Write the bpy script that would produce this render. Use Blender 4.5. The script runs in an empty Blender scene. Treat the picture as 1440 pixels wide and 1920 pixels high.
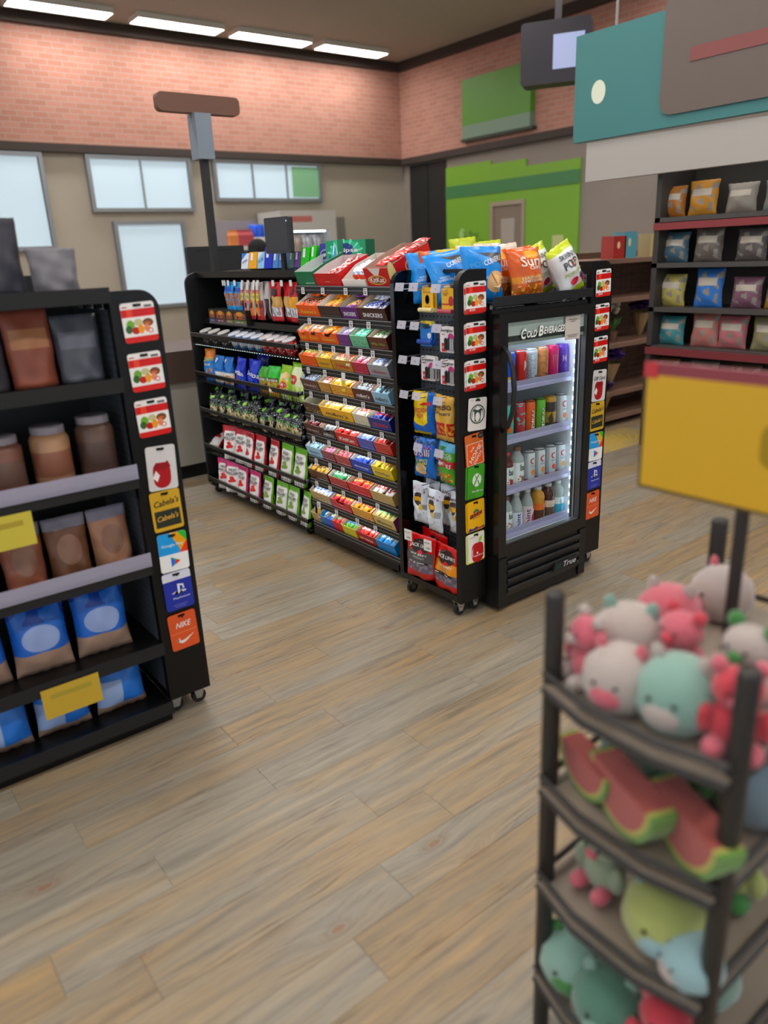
import bpy, bmesh, math, random
from mathutils import Vector, Matrix, Euler
random.seed(7)
R = math.radians
PI = math.pi
K = 1.115                      # layout units -> metres
SC = bpy.context.scene
COL = SC.collection

# ------------------------------------------------------------------ camera
CAM = Vector((-1.95, -2.0839, 1.4679))
FPX = 1410.9
_y, _p, _r = .6453, .3306, -.0449
FW = Vector((math.sin(_y)*math.cos(_p), math.cos(_y)*math.cos(_p), -math.sin(_p)))
_rt = Vector((math.cos(_y), -math.sin(_y), 0))
_up = _rt.cross(FW)
RT = _rt*math.cos(_r) + _up*math.sin(_r)
UP = -_rt*math.sin(_r) + _up*math.cos(_r)
cd = bpy.data.cameras.new('camera')
cam = bpy.data.objects.new('camera', cd)
COL.objects.link(cam)
cam.matrix_world = Matrix(((RT.x, UP.x, -FW.x, CAM.x*K), (RT.y, UP.y, -FW.y, CAM.y*K), (RT.z, UP.z, -FW.z, CAM.z*K), (0, 0, 0, 1)))
cd.lens = FPX*36/1920
cd.sensor_width = 36
cd.clip_start = .05
cd.dof.use_dof = True
cd.dof.focus_distance = 3.85
cd.dof.aperture_fstop = cd.lens/1000/.019
SC.camera = cam
def at(px, py, ax, v):
    "point of the layout seen at a pixel of the 1440x1920 frame, on the plane axis=v"
    d = FW + RT*((px-720)/FPX) - UP*((py-960)/FPX)
    return CAM + d*((v-CAM[ax])/d[ax])

# ------------------------------------------------------------------ world, lights, exposure
w = bpy.data.worlds.new('world'); SC.world = w; w.use_nodes = True
bg = w.node_tree.nodes['Background']
bg.inputs[0].default_value = (.86, .93, 1, 1); bg.inputs[1].default_value = 1.15
SC.view_settings.view_transform = 'Standard'; SC.view_settings.look = 'None'
SC.view_settings.exposure = 0; SC.view_settings.gamma = 1
SC.view_settings.use_curve_mapping = False
cy = SC.cycles; cy.use_adaptive_sampling = True; cy.adaptive_threshold = .035
cy.max_bounces = 7; cy.diffuse_bounces = 3; cy.glossy_bounces = 3; cy.transmission_bounces = 4; cy.transparent_max_bounces = 10
LAMP_E = 24.0                 # strength of the ceiling fixtures' diffusers

# ------------------------------------------------------------------ materials
def lin(c):
    if isinstance(c, str):
        c = c.lstrip('#'); c = ''.join(q*2 for q in c) if len(c) == 3 else c; c = tuple(int(c[i:i+2], 16)/255 for i in (0, 2, 4))
    return tuple(x/12.92 if x <= .04045 else ((x+.055)/1.055)**2.4 for x in c[:3]) + (1,)
import colorsys
def viv(c, sat=1.22, val=1.1):
    if not isinstance(c, str): return c
    c = c.lstrip('#'); c = ''.join(q*2 for q in c) if len(c) == 3 else c
    h, l_, v = colorsys.rgb_to_hsv(*(int(c[i:i+2], 16)/255 for i in (0, 2, 4)))
    return '#%02x%02x%02x' % tuple(round(255*x) for x in colorsys.hsv_to_rgb(h, min(1, l_*sat), min(.96, v*val)))
MC = {}
def mat(col, rough=.45, metal=0, emit=0, name=None, spec=.5, alpha=1, trans=0):
    k = (col, rough, metal, emit, spec, alpha, trans)
    if k in MC: return MC[k]
    m = bpy.data.materials.new(name or 'paint'); m.use_nodes = True
    b = m.node_tree.nodes['Principled BSDF']
    b.inputs['Base Color'].default_value = lin(col)
    b.inputs['Roughness'].default_value = rough
    b.inputs['Metallic'].default_value = metal
    b.inputs['Specular IOR Level'].default_value = spec
    b.inputs['Alpha'].default_value = alpha
    b.inputs['Transmission Weight'].default_value = trans
    if emit:
        b.inputs['Emission Color'].default_value = lin(col); b.inputs['Emission Strength'].default_value = emit
    MC[k] = m
    return m
class N:
    "tiny node-graph helper"
    def __init__(s, name, rough=.4):
        s.m = bpy.data.materials.new(name); s.m.use_nodes = True
        s.t = s.m.node_tree; s.b = s.t.nodes['Principled BSDF']; s.b.inputs['Roughness'].default_value = rough
    def n(s, kind, **kw):
        x = s.t.nodes.new(kind)
        for k, v in kw.items(): setattr(x, k, v)
        return x
    def put(s, sock, v):
        if isinstance(v, (int, float)): sock.default_value = v
        elif isinstance(v, tuple): sock.default_value = v
        else: s.t.links.new(v, sock)
    def math(s, op, a, b=0.0):
        x = s.n('ShaderNodeMath', operation=op); s.put(x.inputs[0], a); s.put(x.inputs[1], b); return x.outputs[0]
    def mix(s, f, a, b):
        x = s.n('ShaderNodeMix', data_type='RGBA'); s.put(x.inputs[0], f); s.put(x.inputs[6], a); s.put(x.inputs[7], b); return x.outputs[2]
    def noise(s, vec, scale, detail=2, rough=.5):
        x = s.n('ShaderNodeTexNoise'); s.put(x.inputs['Vector'], vec); x.inputs['Scale'].default_value = scale
        x.inputs['Detail'].default_value = detail; x.inputs['Roughness'].default_value = rough; return x.outputs[0]
    def mapping(s, vec, scale=(1, 1, 1), loc=(0, 0, 0), rot=(0, 0, 0)):
        x = s.n('ShaderNodeMapping'); s.put(x.inputs[0], vec); x.inputs['Location'].default_value = loc
        x.inputs['Rotation'].default_value = rot; x.inputs['Scale'].default_value = scale; return x.outputs[0]
    def ramp(s, f, stops):
        x = s.n('ShaderNodeValToRGB'); s.put(x.inputs[0], f); e = x.color_ramp.elements
        e[0].position, e[0].color = stops[0][0], lin(stops[0][1]); e[1].position, e[1].color = stops[-1][0], lin(stops[-1][1])
        for p, c in stops[1:-1]:
            q = e.new(p); q.color = lin(c)
        return x.outputs[0]
DC = {}
def design(base, layers=(), rough=.33, spec=.5):
    """flat print on a package, laid out on the UV of its front face:
    ('r',u0,v0,u1,v1,col) ('e',cu,cv,ru,rv,col) ('d',a,b,c,col) a*u+b*v>c  ('n',u0,v0,u1,v1,scale,thr,col) mottled picture print"""
    key = (base, tuple(layers), rough)
    if key in DC: return DC[key]
    g = N('printed_pack', rough)
    g.b.inputs['Specular IOR Level'].default_value = spec
    uv = g.n('ShaderNodeUVMap').outputs[0]
    sp = g.n('ShaderNodeSeparateXYZ'); g.put(sp.inputs[0], uv); u, v = sp.outputs[0], sp.outputs[1]
    def rect(u0, v0, u1, v1):
        a = g.math('MULTIPLY', g.math('GREATER_THAN', u, u0), g.math('LESS_THAN', u, u1))
        b = g.math('MULTIPLY', g.math('GREATER_THAN', v, v0), g.math('LESS_THAN', v, v1))
        return g.math('MULTIPLY', a, b)
    col = lin(viv(base))
    for L in layers:
        if L[0] == 'r': m = rect(*L[1:5])
        elif L[0] == 'e':
            a = g.math('POWER', g.math('ABSOLUTE', g.math('DIVIDE', g.math('SUBTRACT', u, L[1]), L[3])), 2.0)
            b = g.math('POWER', g.math('ABSOLUTE', g.math('DIVIDE', g.math('SUBTRACT', v, L[2]), L[4])), 2.0)
            m = g.math('LESS_THAN', g.math('ADD', a, b), 1.0)
        elif L[0] == 'd':
            m = g.math('GREATER_THAN', g.math('ADD', g.math('MULTIPLY', u, L[1]), g.math('MULTIPLY', v, L[2])), L[3])
            m = g.math('MULTIPLY', m, rect(-.01, -.01, 1.01, 1.01))
        elif L[0] == 'n':
            m = g.math('MULTIPLY', rect(*L[1:5]), g.math('GREATER_THAN', g.noise(uv, L[5], 1), L[6]))
        col = g.mix(m, col, lin(viv(L[-1])))
    g.put(g.b.inputs['Base Color'], col)
    DC[key] = g.m
    return g.m
BLACK = mat('#0a0a0b', .36, name='black_enamel', spec=.35)
BLACKG = mat('#070708', .13, name='gloss_black_enamel')
BLACKM = mat('#121213', .6, name='matt_black_plastic')
DARK = mat('#26272a', .5, name='dark_grey_plastic')
WHITE = mat('#e9e7e4', .45, name='white_card')
TAGW = mat('#dedcdc', .5, name='price_paper')
GREYT = mat('#55585c', .5, name='tag_print')
STEEL = mat('#b9bcc0', .28, 1, name='bright_steel')
KRAFT = mat('#a8957a', .75, name='kraft_board')
CREAM = mat('#cfc6b8', .7, name='cream_board')
RUBBER = mat('#161616', .7, name='rubber')

# ------------------------------------------------------------------ geometry helpers
class G:
    def __init__(s): s.v = []; s.f = []; s.u = []; s.m = []
    def face(s, idx, uv=None, mi=0):
        s.f.append(tuple(idx)); s.u.append(uv or [(-1, -1)]*len(idx)); s.m.append(mi)
    def box(s, x0, x1, y0, y1, z0, z1, mi=0, front=None, M=None):
        n = len(s.v); p = [(x, y, z) for z in (z0, z1) for y in (y0, y1) for x in (x0, x1)]
        if M is not None: p = [tuple(M @ Vector(q)) for q in p]
        s.v += p
        F = [(0, 2, 3, 1), (4, 5, 7, 6), (0, 1, 5, 4), (2, 6, 7, 3), (0, 4, 6, 2), (1, 3, 7, 5)]
        for i, f in enumerate(F):
            s.face([n+k for k in f], [(0, 0), (1, 0), (1, 1), (0, 1)] if i == 2 else None, mi if (i != 2 or front is None) else front)
        return s
    def slab(s, poly, y0, y1, mi=0, M=None, uvb=None):
        "polygon in x,z (counter clockwise seen from -y) extruded from y0 (front) to y1"
        n = len(s.v); k = len(poly)
        P = [(x, y0, z) for x, z in poly] + [(x, y1, z) for x, z in poly]
        if M is not None: P = [tuple(M @ Vector(q)) for q in P]
        s.v += P
        xs = [q[0] for q in poly]; zs = [q[1] for q in poly]
        b = uvb or (min(xs), min(zs), max(xs), max(zs))
        s.face(range(n, n+k), [((x-b[0])/(b[2]-b[0]), (z-b[1])/(b[3]-b[1])) for x, z in poly], mi)
        s.face(range(n+2*k-1, n+k-1, -1), None, mi)
        for i in range(k):
            j = (i+1) % k; s.face((n+i, n+k+i, n+k+j, n+j), None, mi)
        return s
    def tube(s, pts, r, n=6, mi=0, closed=False, cap=True):
        pts = [Vector(p) for p in pts]; b0 = len(s.v); k = len(pts)
        prev = None
        for i, p in enumerate(pts):
            t = (pts[min(i+1, k-1)] - pts[max(i-1, 0)]).normalized()
            a = Vector((0, 0, 1)) if abs(t.z) < .9 else Vector((1, 0, 0))
            if prev is not None and (prev - t*prev.dot(t)).length > .1: a = prev
            x = (a - t*a.dot(t)).normalized(); prev = x; y = t.cross(x)
            rr = r[i] if isinstance(r, (list, tuple)) else r
            for j in range(n):
                q = 2*PI*j/n; s.v.append(tuple(p + x*math.cos(q)*rr + y*math.sin(q)*rr))
        for i in range(k-1):
            for j in range(n):
                l = (j+1) % n
                s.face((b0+i*n+j, b0+i*n+l, b0+(i+1)*n+l, b0+(i+1)*n+j), None, mi)
        if cap:
            s.face([b0+j for j in range(n)][::-1], None, mi); s.face([b0+(k-1)*n+j for j in range(n)], None, mi)
        return s
    def lathe(s, prof, n=16, c=(0, 0, 0), mi=0, cap=True, M=None):
        "profile of (radius, z); u runs round from the back so the front (-y) is u=.5"
        b0 = len(s.v); k = len(prof); z0, z1 = prof[0][1], prof[-1][1]
        for r, z in prof:
            for j in range(n):
                q = 2*PI*j/n + PI/2
                p = Vector((c[0]+math.cos(q)*r, c[1]+math.sin(q)*r, c[2]+z))
                s.v.append(tuple(M @ p) if M is not None else tuple(p))
        for i in range(k-1):
            va, vb = (prof[i][1]-z0)/(z1-z0+1e-9), (prof[i+1][1]-z0)/(z1-z0+1e-9)
            for j in range(n):
                l = (j+1) % n
                s.face((b0+i*n+j, b0+i*n+l, b0+(i+1)*n+l, b0+(i+1)*n+j), [(j/n, va), ((j+1)/n, va), ((j+1)/n, vb), (j/n, vb)], mi)
        if cap:
            s.face([b0+j for j in range(n)][::-1], None, mi); s.face([b0+(k-1)*n+j for j in range(n)], None, mi)
        return s
    def ball(s, c, r, n=10, k=6, mi=0):
        rx, ry, rz = r if isinstance(r, tuple) else (r, r, r)
        b0 = len(s.v)
        for i in range(k+1):
            a = PI*i/k
            for j in range(n):
                q = 2*PI*j/n
                s.v.append((c[0]+rx*math.sin(a)*math.cos(q), c[1]+ry*math.sin(a)*math.sin(q), c[2]-rz*math.cos(a)))
        for i in range(k):
            for j in range(n):
                l = (j+1) % n
                s.face((b0+i*n+j, b0+i*n+l, b0+(i+1)*n+l, b0+(i+1)*n+j), None, mi)
        return s
    def mesh(s, name, mats, smooth=False):
        me = bpy.data.meshes.new(name)
        me.from_pydata([(a*K, b*K, c*K) for a, b, c in s.v], [], s.f)
        uvl = me.uv_layers.new(name='UVMap')
        flat = [x for f in s.u for q in f for x in q]
        if len(flat) == 2*len(uvl.data): uvl.data.foreach_set('uv', flat)
        me.polygons.foreach_set('material_index', s.m)
        if smooth: me.polygons.foreach_set('use_smooth', [True]*len(me.polygons))
        for m in (mats if isinstance(mats, (list, tuple)) else [mats]): me.materials.append(m)
        me.update()
        return me
    def build(s, name, mats, parent=None, loc=(0, 0, 0), rot=(0, 0, 0), smooth=False):
        return place(name, s.mesh(name, mats, smooth), parent, loc, rot)
def place(name, me, parent=None, loc=(0, 0, 0), rot=(0, 0, 0)):
    o = bpy.data.objects.new(name, me); COL.objects.link(o)
    o.location = Vector(loc)*K; o.rotation_euler = rot
    if parent: o.parent = parent
    return o
def tag(o, label, cat, group=None, kind=None):
    o['label'] = label; o['category'] = cat
    if group: o['group'] = group
    if kind: o['kind'] = kind
    return o
def thing(name, label, cat, loc=(0, 0, 0), rot=(0, 0, 0), group=None):
    o = bpy.data.objects.new(name, None); COL.objects.link(o); o.empty_display_size = .02
    o.location = Vector(loc)*K; o.rotation_euler = rot
    return tag(o, label, cat, group)
def struct(o):
    o['kind'] = 'structure'; return o
def copy_tree(o, loc=None, rot=None, label=None, group=None, parent=None):
    c = o.copy(); COL.objects.link(c); c.parent = parent
    if loc is not None: c.location = Vector(loc)*K
    if rot is not None: c.rotation_euler = rot
    if label: c['label'] = label
    if group: c['group'] = group
    for ch in o.children: copy_tree(ch, parent=c)
    return c
def rrect(x0, z0, x1, z1, r, n=4):
    P = []
    for cx, cz, a in ((x1-r, z0+r, -90), (x1-r, z1-r, 0), (x0+r, z1-r, 90), (x0+r, z0+r, 180)):
        for i in range(n+1):
            q = R(a+90*i/n); P.append((cx+r*math.cos(q), cz+r*math.sin(q)))
    return P

# lettering: font outlines turned into flat meshes and laid on a surface
TX = {}
def text2d(s, bold=0.0, shear=0.0):
    k = (s, bold, shear)
    if k not in TX:
        c = bpy.data.curves.new('t', 'FONT'); c.body = s; c.resolution_u = 2; c.offset = bold; c.shear = shear; c.space_line = .85; c.align_x = 'CENTER'
        o = bpy.data.objects.new('t', c)
        me = o.to_mesh()
        v = [(p.co.x, p.co.y) for p in me.vertices]; f = [tuple(p.vertices) for p in me.polygons]
        o.to_mesh_clear(); bpy.data.objects.remove(o); bpy.data.curves.remove(c)
        x0, x1 = min(p[0] for p in v), max(p[0] for p in v); y0, y1 = min(p[1] for p in v), max(p[1] for p in v)
        v = [(x-(x0+x1)/2, y-(y0+y1)/2) for x, y in v]
        TX[k] = (v, f, x1-x0, y1-y0)
    return TX[k]
def letter(parent, s, col, cx, cz, w=None, h=None, surf=None, ang=0, bold=.015, shear=0, eps=.0008, fit=True, name='lettering'):
    """text centred at (cx,cz) of a front face, w wide and h high; surf(x,z)->point of the surface"""
    v, f, tw, th = text2d(s, bold, shear)
    if w and h: sx, sz = w/tw, h/th
    elif w: sx = sz = w/tw
    else: sx = sz = h/th
    g = G(); ca, sa = math.cos(ang), math.sin(ang)
    for x, y in v:
        x, y = x*sx, y*sz
        X, Z = cx+x*ca-y*sa, cz+x*sa+y*ca
        p = surf(X, Z) if surf else (X, 0, Z)
        g.v.append((p[0], p[1]-eps, p[2]))
    for q in f: g.face(q)
    return g.build(name, col if not isinstance(col, str) else mat(col, .4), parent)
def shape(parent, poly, col, surf=None, eps=.0006, name='print', sub=False):
    "a flat printed shape laid on a front face (fan filled)"
    g = G()
    def add(X, Z):
        p = surf(X, Z) if surf else (X, 0, Z); g.v.append((p[0], p[1]-eps, p[2])); return len(g.v)-1
    if sub and len(poly) > 2:
        cx, cz = sum(p[0] for p in poly)/len(poly), sum(p[1] for p in poly)/len(poly); n = len(poly); rg = [[add(cx, cz)]*n]
        for q in (.34, .67, 1.0): rg.append([add(cx+(x-cx)*q, cz+(z-cz)*q) for x, z in poly])
        for a in range(3):
            for i in range(n):
                j = (i+1) % n
                g.face((rg[a][i], rg[a+1][i], rg[a+1][j]) if a == 0 else (rg[a][i], rg[a+1][i], rg[a+1][j], rg[a][j]))
    else: g.face([add(X, Z) for X, Z in poly])
    return g.build(name, mat(viv(col), .4) if isinstance(col, str) else col, parent)
def oval(cx, cz, rx, rz, n=16, a0=0, a1=360):
    return [(cx+rx*math.cos(R(a0+(a1-a0)*i/n)), cz+rz*math.sin(R(a0+(a1-a0)*i/n))) for i in range(n if a1-a0 == 360 else n+1)]

# ------------------------------------------------------------------ package makers (front is local -y, base on z=0)
def bag_geo(w, h, t, kind='pillow', nx=10, nz=14, seed=0, wr=.0035, top=.06, bot=.06):
    rnd = random.Random(seed); ph = [rnd.uniform(0, 6.28) for _ in range(6)]
    def P(v):
        if kind == 'pillow':
            q = (v-bot)/(1-top-bot)
            return 0 if q <= 0 or q >= 1 else (4*q*(1-q))**.5
        q = v/(1-top)
        return 0 if q >= 1 else min(1, (1-q)*1.35)**.7
    def xof(u, v): return w/2*u*(1-.07*P(v))
    def yof(u, v):
        p = P(v); b = t/2*p*max(0, 1-abs(u)**2.6)**.6
        k = wr*(math.sin(5*u+7*v+ph[0]) + .8*math.sin(9*v-6*u+ph[1]) + .6*math.sin(17*v+4*u+ph[2]))*(.35+.65*p)
        k += wr*1.5*math.sin(14*u+ph[3])*max(0, 1-abs(v-(1-top)) / .22)*.8 + wr*.9*math.sin(18*u+ph[4])*max(0, 1-v/.2)*(kind == 'pillow')
        return b, k
    g = G()
    for side in (-1, 1):
        for j in range(nz+1):
            for i in range(nx+1):
                u, v = -1+2*i/nx, j/nz; b, k = yof(u, v)
                e = .0007
                zz = v*h
                if kind == 'pillow' and j in (0, nz): zz += (.004 if i % 2 else 0)*(1 if j else -1)*.5
                g.v.append((xof(u, v), side*(b+e)+k, zz))
    n1 = (nx+1)*(nz+1)
    for side in (0, 1):
        for j in range(nz):
            for i in range(nx):
                a = side*n1 + j*(nx+1)+i; q = (a, a+1, a+nx+2, a+nx+1)
                uv = [(i/nx, j/nz), ((i+1)/nx, j/nz), ((i+1)/nx, (j+1)/nz), (i/nx, (j+1)/nz)]
                if side: q = q[::-1]; uv = uv[::-1]
                g.face(q, uv)
    for j in range(nz):                     # close the rims
        for i in (0, nx):
            a, b = j*(nx+1)+i, (j+1)*(nx+1)+i; q = (a, b, b+n1, a+n1); g.face(q if i == 0 else q[::-1], [(0, j/nz)]*4)
    for i in range(nx):
        for j in (0, nz):
            a, b = j*(nx+1)+i, j*(nx+1)+i+1; q = (a, a+n1, b+n1, b); g.face(q if j == 0 else q[::-1], [(i/nx, 0 if j == 0 else 1)]*4)
    def surf(x, z):
        v = min(1, max(0, z/h)); u = min(1, max(-1, x/(w/2*(1-.07*P(v))))); b, k = yof(u, v)
        return (x, -(b+.0007)+k-.0008, z)
    return g, surf
def bag(name, label, cat, w, h, t, m, loc, rot=(0, 0, 0), group=None, kind='pillow', seed=0, prints=(), **kw):
    root = thing(name, label, cat, loc, rot, group)
    g, surf = bag_geo(w, h, t, kind, seed=seed, **kw)
    g.build('pouch', m, root, smooth=True); k_ = 0
    for p in prints:
        if p[0] == 't': letter(root, p[1], p[2], p[3]*w, p[4]*h, p[5]*w, p[6]*h if len(p) > 6 and p[6] else None, surf, *(p[7:8] or (0,)), eps=.0026)
        elif p[0] == 'e': shape(root, oval(p[1]*w, p[2]*h, p[3]*w, p[4]*h), p[5], surf, eps=.0012+.0003*k_, sub=True)
        elif p[0] == 'p': shape(root, [(a*w, b*h) for a, b in p[1]], p[2], surf, eps=.0016, sub=len(p[1]) < 5)
        k_ += 1
    return root
def carton(name, label, cat, w, d, h, m, loc, rot=(0, 0, 0), group=None, prints=(), side=None):
    root = thing(name, label, cat, loc, rot, group)
    g = G().box(-w/2, w/2, -d/2, d/2, 0, h, 1 if side else 0, 0 if side else None)
    g.build('box_body', [m, side] if side else m, root)
    G().box(-w/2-.0004, w/2+.0004, -d*.12, d*.0, h-.001, h+.0006).build('flap', side or m, root)
    fs = lambda x, z: (x, -d/2, z)
    for p in prints:
        if p[0] == 't': letter(root, p[1], p[2], p[3]*w, p[4]*h, p[5]*w, p[6]*h if len(p) > 6 and p[6] else None, fs, *(p[7:8] or (0,)))
        elif p[0] == 'e': shape(root, oval(p[1]*w, p[2]*h, p[3]*w, p[4]*h), p[5], fs)
        elif p[0] == 'p': shape(root, [(a*w, b*h) for a, b in p[1]], p[2], fs)
    return root
def tray_geo(w, d, hf, hb, notch, th=.0025):
    "open display carton: low front (optionally notched), sides rising to the back; mats: front print, sides, inside board"
    g = G(); W = w/2; D = d/2
    fr = [(-W, 0), (W, 0), (W, hf)] + ([(W*.55, hf), (W*.35, hf*.62), (-W*.35, hf*.62), (-W*.55, hf)] if notch else []) + [(-W, hf)]
    n = len(g.v)
    g.slab(fr, -D, -D+th, 0)
    M = Matrix.Rotation(PI/2, 4, 'Z')
    hm = hf+(hb-hf)*.35
    for sx in (-1, 1):
        x0, x1 = (-W, -W+th) if sx < 0 else (W-th, W)
        for xa, mi in ((x0, 1 if sx < 0 else 2), (x1, 2 if sx < 0 else 1)):
            b = len(g.v); g.v += [(xa, -D+th, 0), (xa, D, 0), (xa, D, hb), (xa, -D+d*.45, hb), (xa, -D+th, hf)]
            q = list(range(b, b+5)); g.face(q if (xa > 0) == (mi == 1) and xa > 0 or (xa < 0 and mi == 2) else q[::-1], None, mi)
        g.box(x0, x1, -D+th, D, -.0004, 0, 1)
        b = len(g.v)
        g.v += [(x0, -D+th, hf), (x1, -D+th, hf), (x0, -D+d*.45, hb), (x1, -D+d*.45, hb), (x0, D, hb), (x1, D, hb)]
        g.face((b, b+1, b+3, b+2), None, 2); g.face((b+2, b+3, b+5, b+4), None, 2)
    g.box(-W+th, W-th, D-th, D, 0, hb, 1, 2)
    g.box(-W+th, W-th, -D+th, D-th, 0, th, 2)
    return g
BARM = {}
def bar_mesh(w, l, t, m, key):
    "wrapped bar lying along y, crimped at both ends"
    if key in BARM: return BARM[key]
    g = G(); ny = 8; nx = 6
    for j in range(ny+1):
        v = j/ny; y = -l/2+l*v
        p = 0.12 if j in (0, ny) else (.35 if j in (1, ny-1) else 1)
        wx = w/2*(1.05 if j in (0, ny) else (.92 if j in (1, ny-1) else 1))
        for i in range(nx):
            a = 2*PI*i/nx + PI/6
            g.v.append((wx*math.cos(a)*1.1, y, t/2 + t/2*p*math.sin(a)*1.12))
    for j in range(ny):
        for i in range(nx):
            k = (i+1) % nx; a = j*nx
            g.face((a+i, a+nx+i, a+nx+k, a+k), [(i/nx, j/ny), (i/nx, (j+1)/ny), ((i+1)/nx, (j+1)/ny), ((i+1)/nx, j/ny)])
    g.face(range(nx)); g.face(range(ny*nx+nx-1, ny*nx-1, -1))
    BARM[key] = g.mesh('bar', m, True)
    return BARM[key]
CANM = [(.0, 0), (.021, 0), (.024, .004), (.0293, .010), (.0293, .129), (.0265, .138), (.0255, .1395), (.0255, .1425)]
def can(label, loc, m, lid, r=.0293, h=.1425, group=None, prints=(), rz=0):
    root = thing('drink_can', label, 'can', loc, (0, 0, rz-R(20)), group)
    s = r/.0293; q = h/.1425
    g = G().lathe([(a*s, z*q) for a, z in CANM[1:]], 20)
    g.build('can_body', m, root, smooth=True)
    top = G().lathe([(.0262*s, h-.003), (.0266*s, h), (.0245*s, h+.0005), (.0238*s, h-.003), (.001, h-.003)], 20, cap=False)
    t = top.build('lid', lid, root, smooth=True)
    G().box(-.006, .006, -.013, .006, h-.0028, h-.0012).build('ring_pull', lid, t)
    def surf(x, z):
        a = x/r; return (r*math.sin(a), -r*math.cos(a)-.0003, z)
    def surf2(x, z):
        p = surf(x, z); return p
    for p in prints:
        if p[0] == 't': letter(root, p[1], p[2], p[3]*r, p[4]*h, p[5]*r, p[6]*h if len(p) > 6 and p[6] else None, surf, *(p[7:8] or (0,)), eps=.0016)
        elif p[0] == 'e': shape(root, oval(p[1]*r, p[2]*h, p[3]*r, p[4]*h), p[5], surf, eps=.0008, sub=True)
        elif p[0] == 'p': shape(root, [(a*r, b*h) for a, b in p[1]], p[2], surf, eps=.0008, sub=len(p[1]) < 6)
    return root
def bottle(label, loc, prof, liquid, cap, capz, lab, lz, group=None, prints=(), rz=0):
    "prof: (r,z) list; lab: label material over z range lz at the widest radius"
    root = thing('drink_bottle', label, 'bottle', loc, (0, 0, rz-R(20)), group)
    G().lathe(prof, 20).build('bottle_body', liquid, root, smooth=True)
    r0 = prof[-1][0]+.0022; z1 = prof[-1][1]
    G().lathe([(r0, capz), (r0, z1+.002), (r0*.9, z1+.004)], 16).build('cap', cap, root, smooth=False)
    r = max(p[0] for p in prof)+.0006
    if lab: G().lathe([(r, lz[0]), (r, lz[1])], 20, cap=False).build('wrap_label', lab, root, smooth=True)
    def surf(x, z):
        a = x/r; return (r*math.sin(a), -r*math.cos(a)-.0003, z)
    H = z1
    for p in prints:
        if p[0] == 't': letter(root, p[1], p[2], p[3]*r, p[4]*H, p[5]*r, p[6]*H if len(p) > 6 and p[6] else None, surf, *(p[7:8] or (0,)), eps=.0016)
        elif p[0] == 'e': shape(root, oval(p[1]*r, p[2]*H, p[3]*r, p[4]*H), p[5], surf, eps=.0008, sub=True)
    return root
RZ = -PI/2                     # things that face the aisle (-X)
exec_parts = []

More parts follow.
